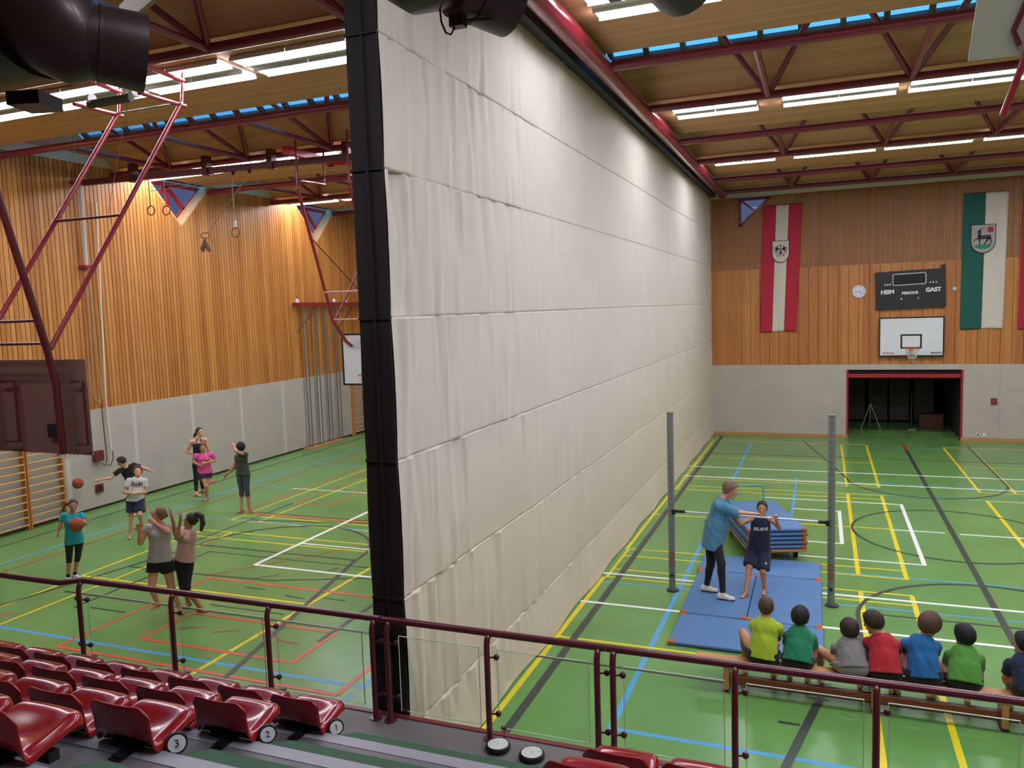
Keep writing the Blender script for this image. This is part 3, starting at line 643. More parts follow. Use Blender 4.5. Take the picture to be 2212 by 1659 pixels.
flat(sh, 'ibex_emblem', ib, cx, cz-.02, y-.067, .62, M_bk)
flat(sh, 'green_hill', [[(-.42, -.44), (-.2, -.38), (.15, -.37), (.36, -.42), (.26, -.54), (.08, -.6), (-.1, -.6), (-.3, -.53)]], cx, cz, y-.067, .62, mat('teal_print', '1c8a72'))
flat(sh, 'red_flag_emblem', [[(.18, .44), (.42, .44), (.42, .24), (.36, .16), (.34, .24), (.28, .14), (.26, .24), (.18, .2)]], cx, cz, y-.067, .62, M_fr)
flagt('crimson vertical flag at the right edge beside the green and white one', 5.52, 6.7, 7.5, 5.45, 6.6, 3.42, [(0, .34, 'left_stripe', M_fr), (.34, .66, 'centre_stripe', M_fw), (.66, 1, 'right_stripe', M_fr)])
# clock
c = Vector((1.09, y-.05, 4.71)); t = thing('wall_clock', 'round white wall clock on the pine boards left of the scoreboard', 'clock', c)
obj('clock_case', MB().disc(c+Vector((0, .05, 0)), (0, -1, 0), .205, 40, .05), mat('pale_grey_plastic', 'b9bac4'), t, True)
obj('clock_face', MB().disc(c, (0, -1, 0), .185, 40, .004), mat('clock_white', 'dcdce4', rough=.4), t)
for h in range(12):
    a = math.pi*h/6; mk = MB().obox(c+Vector((.155*math.sin(a), -.006, .155*math.cos(a))), (math.cos(a), 0, -math.sin(a)), (0, 1, 0), (math.sin(a), 0, math.cos(a)), .006, .002, .018)
    obj('hour_mark', mk, M_blk2, t)
for nm, a, L, w in (('hour_hand', math.radians(135), .09, .007), ('minute_hand', math.radians(272), .15, .005)):
    d = Vector((math.sin(a), 0, math.cos(a))); obj(nm, MB().obox(c+d*L/2+Vector((0, -.01, 0)), d, (0, 1, 0), d.cross(Vector((0, 1, 0))), L/2, .002, w), M_blk2, t)
t = thing('wall_button', 'small round white knob on the boards between scoreboard and green flag', 'knob', (3.77, y, 4.69))
obj('knob_body', MB().sphere((3.77, y-.03, 4.69), .06, 16, (1, .5, 1)), mat('cream_plastic', 'd8d2c2'), t, True)
# scoreboard (hangs a little askew)
t = thing('scoreboard', 'black electronic scoreboard lettered HEIM, PERIODE and GAST above the backboard', 'scoreboard', (2.54, y-.1, 4.1))
R3 = Matrix.Rotation(-.028, 3, 'Y'); C0 = Vector((2.545, 0, 4.73))
def rp(x, z, yy=0): v = R3 @ Vector((x, 0, z)); return Vector((C0.x+v.x, yy, C0.z+v.z))
def rbx(x0_, x1_, z0_, z1_, ya, yb): 
    q = [rp(a_, b_) for a_, b_ in ((x0_, z0_), (x1_, z0_), (x1_, z1_), (x0_, z1_))]
    return MB().loft([[(p.x, ya, p.z) for p in q], [(p.x, yb, p.z) for p in q]])
obj('housing', rbx(-.98, .98, -.59, .58, y-.12, y-.002), M_bk, t)
obj('top_box', rbx(.87, .98, .58, .69, y-.1, y-.002), M_bk, t)
obj('yellow_tag', rbx(-.1, .1, .58, .61, y-.1, y-.09), mat('yellow_tape', '8a7a2a'), t)
fr = MB(); W_, H_ = .46, .17; P = []
for q, (sx, sz) in enumerate(((1, 1), (-1, 1), (-1, -1), (1, -1))):
    for i in range(5):
        a = math.pi/2*(q+i/4); P.append((sx*(W_-.04)+.04*math.cos(a), sz*(H_-.04)+.04*math.sin(a)+.31))
P.append(P[0]); obj('display_frame', MB().tube([rp(x-.02, z, y-.125) for x, z in P], .011, 8, False), M_ww, t, True)
obj('display_window', rbx(-.45, .41, .17, .45, y-.124, y-.12), mat('dark_display', '23292a', rough=.2), t)
xd = R3 @ Vector((1, 0, 0)); zd = R3 @ Vector((0, 0, 1))
def lab(s_, sz, x, z, b=.004): text(t, 'lettering', s_, sz, rp(x, z, y-.122), xd, zd, M_ww, bold=b)
lab('HEIM', .17, -.64, -.06, .008); lab('GAST', .17, .64, -.06, .008); lab('PERIODE', .115, -.01, -.12, .005)
for x, z, s_ in ((-.7, .17, '8'), (-.63, .17, '8'), (-.56, .17, '8'), (.56, .17, '6'), (.64, .17, '8'), (.72, .17, '6'), (-.25, -.29, '8'), (.22, -.29, '6')): lab(s_, .075, x, z, .003)
# backboards
M_bb = mat('white_backboard', 'dfe3ea', rough=.3); M_orim = mat('orange_hoop', 'c8562c', rough=.4); M_net = mat('cream_net_cord', 'ddd6c2', rough=.8)
def backboard(t, x0_, x1_, z0_, z1_, yf, fy, rear=None):
    """board between x0..x1, z0..z1; playing face at yf looking along fy (-1 = to the camera side)"""
    cx = (x0_+x1_)/2; yb = yf-fy*.03
    o = obj('board', MB().box(x0_, x1_, min(yf, yb), max(yf, yb), z0_, z1_), M_bb if rear is None else [rear], t)
    f = MB(); w = .045; e = yf+fy*.003
    def fb(a, b, c_, d_): f.box(a, b, min(yf, e), max(yf, e), c_, d_)
    fb(x0_, x1_, z1_-w, z1_); fb(x0_, x1_, z0_, z0_+w); fb(x0_, x0_+w, z0_+w, z1_-w); fb(x1_-w, x1_, z0_+w, z1_-w)
    hz = z0_+.25; fb(cx-.3, cx+.3, hz+.4, hz+.45); fb(cx-.3, cx+.3, hz, hz+.05); fb(cx-.3, cx-.25, hz+.05, hz+.4); fb(cx+.25, cx+.3, hz+.05, hz+.4)
    obj('black_border', f, M_bk, o)
    h = MB(); hc = Vector((cx, yf+fy*.37, hz+.03)); h.torus(hc, (0, 0, 1), .22, .011, 32, 8)
    h.box(cx-.07, cx+.07, min(yf+fy*.005, yf+fy*.16), max(yf+fy*.005, yf+fy*.16), hz-.06, hz+.035)
    hp = obj('hoop', h, M_orim, t, True)
    n = MB(); K = 12
    def np_(k, lv): r = (.215, .17, .13, .11, .115)[lv]; a = 2*math.pi*(k+.5*(lv % 2))/K; return hc+Vector((r*math.cos(a), r*math.sin(a), -.02-.1*lv))
    for lv in range(4):
        for k in range(K):
            n.tube([np_(k, lv), np_(k, lv+1)], .0045, 5, False); n.tube([np_(k+1 if lv % 2 == 0 else k+1, lv), np_(k if lv % 2 == 0 else k+1-0, lv+1) if lv % 2 == 0 else np_(k+1, lv+1)], .0045, 5, False)
    obj('net', n, M_net, hp)
    return o
t = thing('basketball_hoop', 'white wall mounted basketball board with black border above the dark doorway', 'basketball hoop', (2.58, y-.2, 2.6))
o = backboard(t, 1.67, 3.51, 2.63, 3.87, YF-.16, -1)
obj('mounting_frame', MB().box(1.9, 3.3, YF-.128, YF-.03, 2.8, 3.7), M_wred, t)
text(o, 'printed_mark', 'SPORTSTAR', .062, (1.95, YF-.164, 2.74), (1, 0, 0), (0, 0, 1), mat('red_print', 'b0324a'), bold=.002)
text(o, 'printed_mark', 'BENZ-EX.', .075, (3.3, YF-.164, 2.74), (1, 0, 0), (0, 0, 1), M_blk2, bold=.002)
# small things on the wall
t = thing('wall_box', 'small dark red square box on the grey wall right of the doorway', 'box', (4.89, YF-.06, 1.16)); obj('box_body', MB().box(4.81, 4.97, YF-.09, YF-.05, 1.15, 1.33), mat('dark_red_box', '6d2420'), t)
obj('box_lid', MB().box(4.83, 4.95, YF-.096, YF-.09, 1.17, 1.31), mat('red_lid', '8c3430'), t)
for x, l in ((4.48, 'left'), (4.65, 'right')):
    t = thing('power_socket', 'white power socket low on the grey far wall, %s one of two' % l, 'socket', (x, YF-.05, .17), 'white power sockets')
    obj('socket_plate', MB().rbox(x-.05, x+.05, YF-.064, YF-.05, .15, .25, .005, 2), M_ww, t); obj('socket_hole', MB().disc((x, YF-.064, .2), (0, -1, 0), .03, 16, .002), mat('dark_hole', '333333') if l == 'left' else M_dw, t)
# in the storage room
M_al = mat('bright_aluminium', 'b8bab8', rough=.35, metal=.6)
t = thing('tripod_stand', 'spread aluminium tripod stand standing in the dark storage doorway', 'tripod', (1.55, 29.4, 0))
for dx, dy in ((-.3, -.1), (.32, -.1), (.0, .35)): obj('leg', MB().tube([(1.55, 29.4, .9), (1.55+dx, 29.4+dy, .02)], .016, 8), M_al, t, True)
obj('pole', MB().tube([(1.55, 29.4, .85), (1.55, 29.4, 1.7)], .018, 8), mat('dark_pole', '3a3a3c'), t, True)
t = thing('wooden_chest', 'low brown wooden chest in the dark storage room', 'chest', (3.5, 30.3, 0)); obj('chest_body', MB().rbox(3.1, 3.85, 30, 30.6, 0, .42, .02), mat('brown_chest', '5c3423'), t); obj('lid', MB().rbox(3.08, 3.87, 29.98, 30.62, .42, .47, .01), mat('brown_lid', '6a3d28'), t)
t = thing('weight_stand', 'thin dark post on a pale square foot in the storage room', 'stand', (2.85, 29.6, 0)); obj('foot', MB().box(2.72, 2.95, 29.5, 29.7, 0, .05), mat('pale_foot', '8d8073'), t); obj('post', MB().tube([(2.83, 29.6, .05), (2.83, 29.6, 1.3)], .025, 8), mat('dark_pole', '3a3a3c'), t)
for i, x in enumerate((1.15, 1.9, 2.6, 3.4)):
    t = thing('leaning_board', 'tall grey panel leaning in the dark storage room, %s from the left' % ords[i], 'panel', (x, 31.5, 0), 'panels leaning in the storage room')
    obj('panel', MB().obox((x, 31.6, 1.0), (1, 0, 0), (0, .12, 1), (0, -1, .12), .3, .95, .02), mat('dull_grey_panel', '4e4a48'), t); obj('edge_strip', MB().obox((x+.31, 31.6, 1.0), (1, 0, 0), (0, .12, 1), (0, -1, .12), .01, .95, .025), mat('dull_edge', '66605c'), t)

# ================================================================ HORIZONTAL BAR, MATS, TROLLEY, BENCH
M_post = mat('grey_painted_post', '83888a', rough=.4, metal=.3); M_hole = mat('dark_hole', '333333'); M_bp = mat('black_plastic', '1b1b1d', rough=.5)
for (px, py, l) in ((-2.185, 12.18, 'left grey perforated steel post of the horizontal bar'), (.14, 12.2, 'right grey perforated steel post of the horizontal bar')):
    t = thing('bar_post', l, 'post', (px, py, 0), 'posts of the horizontal bar')
    obj('tube', MB().tube([(px, py, 0), (px, py, 2.82)], .051, 24), M_post, t, True)
    obj('top_cap', MB().disc((px, py, 2.82), (0, 0, 1), .056, 24, .018), mat('grey_cap', '6d7073'), t, True)
    h = MB(); d = Vector((-px, -py, 0)).normalized()
    for k in range(26): h.disc(Vector((px, py, .35+.095*k))+d*.0505, d, .009, 10, .002)
    h = obj('hole_row', h, M_hole, t); h['kind'] = 'stuff'
    obj('floor_sleeve', MB().disc((px+.01, py, 0), (0, 0, 1), .1, 28, .012), M_bp, t, True)
    obj('locking_knob', MB().sphere(Vector((px, py, .27))+d*.07, .03, 12).tube([Vector((px, py, .27)), Vector((px, py, .27))+d*.07], .014, 8), M_bp, t, True)
    xd = Vector((0, 0, -1)); side = Vector((0, 0, -1)).cross(-d)
    text(t, 'lettering', 'BENZ', .1, Vector((px, py, .52))+d*.0525, (0, 0, 1), d.cross(Vector((0, 0, 1))), mat('orange_brown_print', '8a5a1c'), bold=.002)
t = thing('horizontal_bar', 'polished steel horizontal bar held by the seated boy between two grey posts', 'bar', (-1.02, 12.19, 1.26))
obj('steel_rod', MB().tube([(-2.02, 12.18, 1.28), (.0, 12.2, 1.255)], .014, 16), mat('polished_steel', 'd5d8dc', rough=.3, metal=.5), t, True)
for xa, xb, z in ((-2.14, -1.97, 1.281), (-.04, .09, 1.255)):
    m = MB().tube([(xa, 12.185, z), (xb, 12.185, z)], .026, 12); m.box(xa-.03 if xa < -1 else xb-.03, (xa if xa < -1 else xb)+.03, 12.12, 12.135, z-.04, z+.04); obj('clamp', m, M_bp, t, True)
M_mat = mat('blue_gym_mat', '5079a9', rough=.6, var=.05, vscale=2, bump=.2, bscale=14); M_lea = mat('brown_leather_corner', 'a5623c', rough=.6); M_matd = mat('navy_mat_side', '2c4a7e', rough=.6)
def gmat(label, x0_, x1_, y0_, y1_, z=0, rot=0, h=.055, group='blue gym mats on the floor', name='gym_mat', anchor=None):
    t = thing(name, label, 'mat', ((x0_+x1_)/2, (y0_+y1_)/2, z), group)
    obj('mat_body', MB().rbox(x0_, x1_, y0_, y1_, z, z+h, .018), M_mat, t, True, angle=60)
    obj('side_band', MB().rbox(x0_-.002, x1_+.002, y0_-.002, y1_+.002, z+.004, z+h-.02, .016), M_matd, t, True, angle=60)
    for x in (x0_, x1_):
        for yy in (y0_, y1_):
            sx = 1 if x == x0_ else -1; sy = 1 if yy == y0_ else -1
            c_ = MB().rbox(min(x-sx*.006, x+sx*.09), max(x-sx*.006, x+sx*.09), min(yy-sy*.006, yy+sy*.09), max(yy-sy*.006, yy+sy*.09), z+.002, z+h+.003, .012)
            obj('leather_corner', c_, M_lea, t, True, angle=60)
    return t
gmat('blue gym mat at the back of the floor mats, nearest the mat trolley', -1.93, .0, 13.16, 14.04)
gmat('long blue gym mat under the teacher, left of the middle seam', -1.905, -.985, 11.21, 13.14)
gmat('long blue gym mat right of the middle seam beside the right post', -.975, .02, 11.19, 13.13)
gmat('front blue gym mat nearest the wooden bench', -1.89, .04, 10.14, 11.17)
# mat trolley, turned a little
tr_c = Vector((-1.02, 15.0, 0)); A = .0
t = thing('mat_trolley', 'low wooden trolley with a mint green tube handle carrying blue mats', 'trolley', tr_c)
dx_ = Vector((.93, .22, 0)).normalized(); dy_ = Vector((.32, -.95, 0)).normalized()
dxp = Vector((dy_.y*-1, dy_.x, 0)); dxp = Vector((-dy_.y, dy_.x, 0)).normalized(); dxp = -dxp if dxp.x < 0 else dxp
def P3(a, b, z): v = tr_c + dxp*a + dy_*b; return Vector((v.x, v.y, z))
obj('base_board', MB().obox(P3(0, 0, .2), dxp, dy_, (0, 0, 1), .5, 1.02, .02), mat('ply_wood', 'bb8750', rough=.5), t)
for a, b in ((-.38, -.8), (.38, -.8), (-.38, .75), (.38, .75)):
    m = MB(); c_ = P3(a, b, .085); m.tube([c_-dxp*.022, c_+dxp*.022], .085, 20); w = obj('wheel', m, mat('black_rubber', '17171a'), t, True)
    obj('fork', MB().obox(P3(a, b, .13), dxp, dy_, (0, 0, 1), .035, .03, .05), M_al, w)
m = MB(); P = [P3(-.3, -1.0, .22), P3(-.3, -1.02, .82)] + [P3(-.3+.07*(1-math.cos(q)), -1.02, .82+.07*math.sin(q)) for q in (.5, 1.0, 1.57)]
P += [P3(.3-.07*(1-math.cos(q)), -1.02, .82+.07*math.sin(q)) for q in (1.57, 1.0, .5)] + [P3(.3, -1.02, .82), P3(.3, -1.0, .22)]
obj('handle', m.tube(P, .017, 12), mat('mint_green_tube', '5fa58c', rough=.35), t, True)
for k, nm in enumerate(('lowest', 'second lowest', 'third lowest', 'second highest', 'topmost')):
    tt = thing('stacked_mat', 'blue gym mat with brown corners on the trolley, %s of the stack' % nm, 'mat', P3(0, 0, .222+.075*k), 'blue mats stacked on the trolley')
    o = (.0, .015, -.01, .02, 0)[k]; z = .256+.075*k
    def slab(mb, hx_, hy_, hz_, z_, oa=0, ob=0): 
        base = len(mb.v); mb.rbox(-hx_, hx_, -hy_, hy_, z_-hz_, z_+hz_, .025); 
        for i in range(base, len(mb.v)):
            v = mb.v[i]; p = P3(v[0]+oa+o, v[1]+ob, v[2]); mb.v[i] = tuple(p)
        return mb
    obj('mat_body', slab(MB(), .5, 1.0, .033, z), M_mat, tt, True, angle=60)
    obj('side_band', slab(MB(), .503, 1.003, .012, z-.012), M_matd, tt, True, angle=60)
    for sa in (-1, 1):
        for sb in (-1, 1): obj('leather_corner', slab(MB(), .055, .055, .035, z, sa*.452, sb*.952), M_lea, tt, True, angle=60)
# bench
M_bw = mat('honey_bench_wood', 'c08a50', rough=.35, var=.12, vscale=2, stretch=(1, 14, 8)); M_bw2 = mat('red_brown_beam', '7c3f26', rough=.35)
t = thing('gym_bench', 'long honey coloured wooden gym bench with a row of boys sitting on it', 'bench', (.35, 9.19, 0))
obj('seat_plank', MB().rbox(-1.39, 2.62, 9.05, 9.33, .3, .333, .008), M_bw, t)
obj('balance_beam', MB().rbox(-1.02, 2.3, 9.13, 9.2, .075, .17, .008), M_bw2, t)
for x in (-1.02, .55, 1.78, 2.3):
    obj('leg', MB().box(x-.03, x+.03, 9.07, 9.31, .02, .3), M_bw, t)
    obj('leg_foot', MB().box(x-.035, x+.035, 9.05, 9.33, 0, .02), mat('black_rubber', '17171a'), t)

# ================================================================ LEFT HALL EQUIPMENT
M_gear = mat('red_gear_steel', '8e1f2c', rough=.35, coat=.3); M_geard = mat('dark_red_gear_steel', '5c1c20', rough=.4)
M_rear = mat('brown_board_back', '7d5b50', rough=.6)
LXa, LXb = -10.15, -8.9
t = thing('basketball_hoop', 'near ceiling hung basketball board seen from its brown back, left edge', 'basketball hoop', (-9.52, 7.3, 2.8))
cx = -9.52; o = MB().box(cx-.9, cx+.9, 7.28, 7.3, 2.83, 4.05); bd = obj('board', o, M_rear, t)
obj('board_face', MB().box(cx-.9, cx+.9, 7.3, 7.305, 2.83, 4.05), M_bb, bd)
h = MB(); hc = Vector((cx, 7.68, 3.08)); h.torus(hc, (0, 0, 1), .22, .011, 28, 8); h.box(cx-.07, cx+.07, 7.305, 7.47, 3.02, 3.11); hp = obj('hoop', h, M_orim, t, True)
n = MB(); K = 12
for k in range(K):
    for s in (-1, 1):
        P = []
        for lv in range(6):
            a = 2*math.pi*(k+s*lv*.5)/K; r = (.215, .17, .14, .12, .11, .115)[lv]; P.append(hc+Vector((r*math.cos(a), r*math.sin(a), -.02-.075*lv)))
        n.tube(P, .0045, 5, False)
obj('net', n, M_net, hp)
for x, s in ((LXa, -1), (LXb, 1)):
    obj('mast', MB().tube([(x, 6.5, 6.2), (x, 6.56, 5.95), (x, 7.0, 4.2), (x, 7.08, 3.76), (x, 7.1, 2.87)], .045, 12), M_geard, t, True)
    obj('mast_upper', MB().tube([(x, 6.5, 6.2), (x, 6.1, 7.95)], .045, 12), M_geard, t, True)
    obj('diagonal_brace', MB().tube([(x, 7.05, 4.2), (x, 9.52, 7.69)], .032, 12), M_gear, t, True)
    fx = x+s*(-.0)+.22*(-s)
    m = MB(); xx = x+ (.0)
    for dxx in (.33,):
        px_ = x+dxx*s*-1 if s > 0 else x-dxx*s
    for q in ((x-.33 if s < 0 else x-.33), ):
        pass
    m.tube([(x+.16, 7.18, 2.98), (x+.33, 7.2, 2.98), (x+.33, 7.2, 3.78), (x+.14, 7.18, 3.78)], .02, 8) if s > 0 else m.tube([(x-.16, 7.18, 2.98), (x-.33, 7.2, 2.98), (x-.33, 7.2, 3.78), (x-.14, 7.18, 3.78)], .02, 8)
    obj('board_bracket', m, M_geard, t, True)
    obj('hanger', MB().tube([(x, 9.55, 7.69), (x, 9.62, 8.2)], .025, 8), M_gear, t, True)
obj('inner_bracket', MB().tube([(LXa+.1, 7.18, 3.78), (LXa+.35, 7.2, 3.78), (LXa+.35, 7.2, 2.98), (LXa+.1, 7.18, 2.98)], .02, 8), M_geard, t, True)
obj('motor_plate', MB().box(-9.3, -9.15, 7.22, 7.28, 3.05, 3.22), M_bp, t)
for yy, z in ((8.27, 5.95), (6.86, 4.55), (6.92, 4.27)): obj('cross_rung', MB().tube([(LXa, yy, z), (LXb, yy, z)], .018, 8), M_geard, t, True)
obj('top_rail', MB().tube([(LXa-.15, 9.5, 7.7), (LXb+.05, 9.5, 7.7)], .02, 8), M_al, t, True)
for x in (LXa, LXb): obj('ceiling_arm', MB().tube([(x, 9.62, 8.05), (x, 8.7, 8.1)], .035, 8), M_gear, t, True); obj('pivot_arm', MB().tube([(x, 9.62, 7.69), (x, 8.75, 7.68)], .03, 8), M_gear, t, True)
for x in (LXb-.12, LXa+.3): obj('pulley', MB().tube([(x-.02, 8.8, 7.72), (x+.02, 8.8, 7.72)], .08, 18), M_dw, t, True)
for x in (LXa+.1, LXb-.25): obj('hoist_cable', MB().tube([(x, 8.95, 8.15), (x, 8.3, 6.0)], .004, 5), mat('steel_cable', '5b5656'), t)
obj('hoist_motor', MB().tube([(-9.9, 8.8, 7.65), (-9.1, 8.8, 7.65)], .06, 12), mat('grey_green_motor', '56584c'), t, True)
# far one, facing the camera
t = thing('basketball_hoop', 'white basketball board hanging on red tubes beside the black curtain end', 'basketball hoop', (-9.52, 15.6, 2.8))
backboard(t, cx-.9, cx+.9, 2.86, 4.07, 15.72, -1)
for x in (LXa, LXb):
    obj('mast', MB().tube([(x, 14.0, 7.15), (x, 15.05, 4.33)], .035, 12), M_gear, t, True)
    obj('mast_foot', MB().tube([(x, 15.05, 4.35), (x, 15.5, 3.9), (x, 15.78, 3.75), (x, 15.8, 2.98)], .042, 10), M_gear, t, True)
    obj('diagonal_brace', MB().tube([(x, 15.1, 4.36), (x, 17.7, 7.2), (x, 17.75, 8.1)], .026, 8), M_geard, t, True)
    obj('hanger', MB().tube([(x, 14.0, 7.15), (x, 14.02, 8.2)], .025, 8), M_gear, t, True)
    obj('hanger', MB().tube([(x, 15.0, 7.35), (x, 15.0, 8.2)], .025, 8), M_gear, t, True)
    obj('pivot_arm', MB().tube([(x, 14.0, 7.3), (x, 15.0, 7.35)], .025, 8), M_gear, t, True)
obj('cross_rung', MB().tube([(LXa, 14.0, 7.32), (LXb, 14.0, 7.32)], .022, 8), M_geard, t, True)
obj('cross_rung', MB().tube([(LXa, 14.75, 5.0), (LXb, 14.75, 5.0)], .022, 8), mat('pink_white_rung', 'b98a88'), t, True)
obj('cross_rung', MB().tube([(LXa, 15.02, 4.4), (LXb, 15.02, 4.4)], .018, 8), mat('pink_white_rung', 'b98a88'), t, True)
obj('cross_brace', MB().tube([(LXa, 14.3, 6.2), (LXb, 15.0, 4.5)], .012, 8), M_geard, t, True)
m = MB(); m.box(LXa-.25, LXa-.1, 13.9, 15.6, 7.85, 8.0); m.box(LXa-.25, -8.3, 15.45, 15.6, 7.85, 8.0); obj('ceiling_frame', m, mat('bright_red_steel', 'c9283c', rough=.4), t)
# overhead rail with rings
t = thing('apparatus_rail', 'long dark red overhead rail crossing in front of the left wall windows', 'rail', (-12.7, 14.4, 7.8))
d0, d1 = Vector((-16.3, 14.1, 7.8)), Vector((-8.0, 14.75, 7.8)); obj('rail_beam', MB().obox((d0+d1)/2, (d1-d0), (0, 0, 1), (d1-d0).cross(Vector((0, 0, 1))), (d1-d0).length/2, .065, .05), M_geard, t)
for f in (.18, .42, .62, .84): p = d0.lerp(d1, f); obj('hanging_bracket', MB().box(p.x-.07, p.x+.07, p.y-.09, p.y+.09, 7.7, 8.12), M_geard, t)
M_rope = mat('pale_rope', 'a8937a', rough=.9); M_ring = mat('wooden_ring', '8a5a34', rough=.5)
for x, yy, zt, z, l in ((-14.32, 14.18, 7.72, 7.02, 'wooden gymnastics ring hanging short under the red rail, left of two'), (-13.93, 14.24, 7.72, 7.0, 'wooden gymnastics ring hanging short in front of the triangular window'), (-12.15, 14.4, 7.7, 6.4, 'wooden gymnastics ring hanging on a long rope right of the window')):
    t = thing('gymnastics_ring', l, 'gymnastics ring', (x, yy, z), 'gymnastics rings')
    obj('ring', MB().torus((x, yy, z), (.1, -1, .05), .1, .014, 30, 8), M_ring, t, True); obj('strap', MB().tube([(x, yy, z+.1), (x-.02, yy, zt)], .012, 6), M_rope, t, True)
    if z < 6.8: obj('buckle', MB().box(x-.03, x+.03, yy-.02, yy+.02, z+.12, z+.26), M_net, t)
t = thing('gymnastics_ring', 'wooden ring with a tied bag of cloth pulled aside on a slanting rope', 'gymnastics ring', (-12.75, 14.35, 6.35), 'gymnastics rings')
obj('ring', MB().torus((-12.95, 14.35, 6.38), (.4, -.6, .7), .1, .014, 30, 8), M_ring, t, True); obj('strap', MB().tube([(-12.87, 14.36, 6.45), (-11.72, 14.48, 7.68)], .01, 6), M_rope, t, True)
obj('cloth_bundle', MB().tube([(-12.98, 14.35, 6.3), (-13.0, 14.35, 6.2), (-13.06, 14.35, 6.08), (-13.04, 14.35, 6.03)], [.02, .045, .055, .03], 10).tube([(-12.98, 14.35, 6.3), (-12.94, 14.35, 6.2), (-12.88, 14.35, 6.06), (-12.87, 14.35, 6.02)], [.02, .04, .05, .03], 10), mat('brown_cloth', '7c5a44', rough=.9), t, True)
t = thing('pull_rope', 'pale rope pair strung from the ceiling pulleys towards the window', 'rope', (-12.2, 14.4, 7.6)); 
for k, dz in enumerate((0, .1)): obj('rope_strand', MB().tube([(-11.9, 14.45, 7.68), (-13.2, 14.3, 7.55-dz*.6), (-14.3, 14.2, 7.56-dz)], .008, 6), M_rope, t, True)
for x in (-12.15, -11.7): obj('pulley', MB().sphere((x, 14.45, 7.7), .05, 10), M_bp, t, True)
# white pipe with red ring and ropes on the left wall
t = thing('rope_column', 'white vertical pipe with a red ring high on the left wall boards', 'pipe', (XL+.1, 14.0, 5.8)); obj('pipe', MB().tube([(XL+.12, 14.02, 5.86), (XL+.12, 14.03, 7.75)], .045, 12), mat('white_pipe', 'bdb4aa'), t, True)
obj('red_ring', MB().box(XL, XL+.2, 13.92, 14.14, 5.8, 5.87), M_gear, t); obj('top_bracket', MB().box(XL, XL+.2, 13.85, 14.15, 7.74, 7.82), M_gear, t)
t = thing('climbing_rope', 'pale climbing rope hooked back on the left wall in a long loop', 'rope', (XL+.1, 14.0, 2.6))
obj('rope_strand', MB().tube([(XL+.1, 14.05, 5.78), (XL+.1, 13.98, 4.4), (XL+.1, 13.95, 2.75), (XL+.12, 14.02, 2.62), (XL+.12, 14.16, 2.66), (XL+.1, 14.17, 3.0), (XL+.1, 14.06, 5.78)], .013, 6), M_rope, t, True)
obj('rope_strand', MB().tube([(XL+.1, 14.45, 7.4), (XL+.1, 14.28, 2.6), (XL+.1, 14.32, 1.35)], .022, 8), M_net, t, True)
t = thing('chain_hoist', 'dark red box with a hanging chain on the grey padded left wall', 'chain hoist', (XL+.1, 13.93, 1.2)); obj('box_body', MB().box(XL+.036, XL+.16, 13.82, 14.05, 1.17, 1.42), mat('dark_red_box', '6d2420'), t)
m = MB(); P = [(XL+.14, 14.1, 2.55), (XL+.14, 14.12, 1.8), (XL+.14, 14.14, 1.15), (XL+.14, 14.06, 1.02), (XL+.14, 13.99, 1.12)]
m.tube(P, .01, 6); m.tube([(XL+.14, 14.32, 1.35), (XL+.14, 14.32, 1.15), (XL+.14, 14.22, 1.0), (XL+.14, 14.12, 1.05)], .01, 6); obj('chain', m, mat('dark_chain', '3b302c', metal=.5), t, True)
t = thing('wall_box', 'small dark red box low on the grey padded left wall', 'box', (XL+.06, 13.93, .4)); obj('box_body', MB().box(XL+.036, XL+.08, 13.83, 14.03, .4, .6), mat('dark_red_box', '6d2420'), t); obj('box_lid', MB().box(XL+.08, XL+.085, 13.86, 14.0, .43, .57), mat('darker_lid', '3c1512'), t)
# climbing poles
M_zinc = mat('zinc_pole', '7e7f80', rough=.35, metal=.5)
t = thing('climbing_poles', 'four pairs of tall steel climbing poles in a red wall frame', 'climbing poles', (XL+.3, 23.1, 0))
for k, yy in enumerate((22.25, 22.85, 23.45, 24.05)):
    for dx in (.16, .26): obj('pole', MB().tube([(XL+dx, yy+dx*.3, .04), (XL+dx, yy+dx*.3, 5.0)], .021, 8), M_zinc, t, True)
obj('top_beam', MB().box(XL+.1, XL+.32, 21.85, 26.0, 4.84, 4.95), M_gear, t); obj('floor_board', MB().box(XL+.06, XL+.36, 22.05, 24.25, .0, .045), M_skirt, t)
for yy in (21.95, 24.1, 24.8): obj('pulley', MB().tube([(XL+.2, yy, 5.0), (XL+.24, yy, 5.0)], .08, 16), M_dw, t, True)
for yy in (22.9, 25.2): obj('side_stay', MB().tube([(XL+.3, yy, 4.85), (XL+.3, yy-1.1, 4.0)], .018, 8), M_geard, t, True)
# wall bars
M_wb = mat('orange_wall_bar_wood', 'c07a3a', rough=.4); M_wb2 = mat('pale_rung_wood', 'cf9f62', rough=.4)
def wallbars(label, y0_, y1_, top=2.45):
    t = thing('wall_bars', label, 'wall bars', (XL+.1, (y0_+y1_)/2, 0), 'wooden wall bars')
    for yy in (y0_+.02, y1_-.02): obj('upright', MB().box(XL+.035, XL+.16, yy-.018, yy+.018, 0, top), M_wb, t)
    for k in range(14):
        z = .12+.168*k
        if z < top-.04: obj('rung', MB().tube([(XL+.15, y0_+.03, z), (XL+.15, y1_-.03, z)], .018, 8), M_wb2, t, True)
for i, y0_ in enumerate((12.03, 11.1, 10.17)): wallbars('wooden wall bars on the left wall, %s ladder behind the near board' % ('right', 'middle', 'left')[i], y0_, y0_+.91)
wallbars('wooden wall bars beside the climbing poles, next to the black curtain end', 25.1, 25.95); wallbars('wooden wall bars farthest back in the left hall corner', 26.05, 26.95)
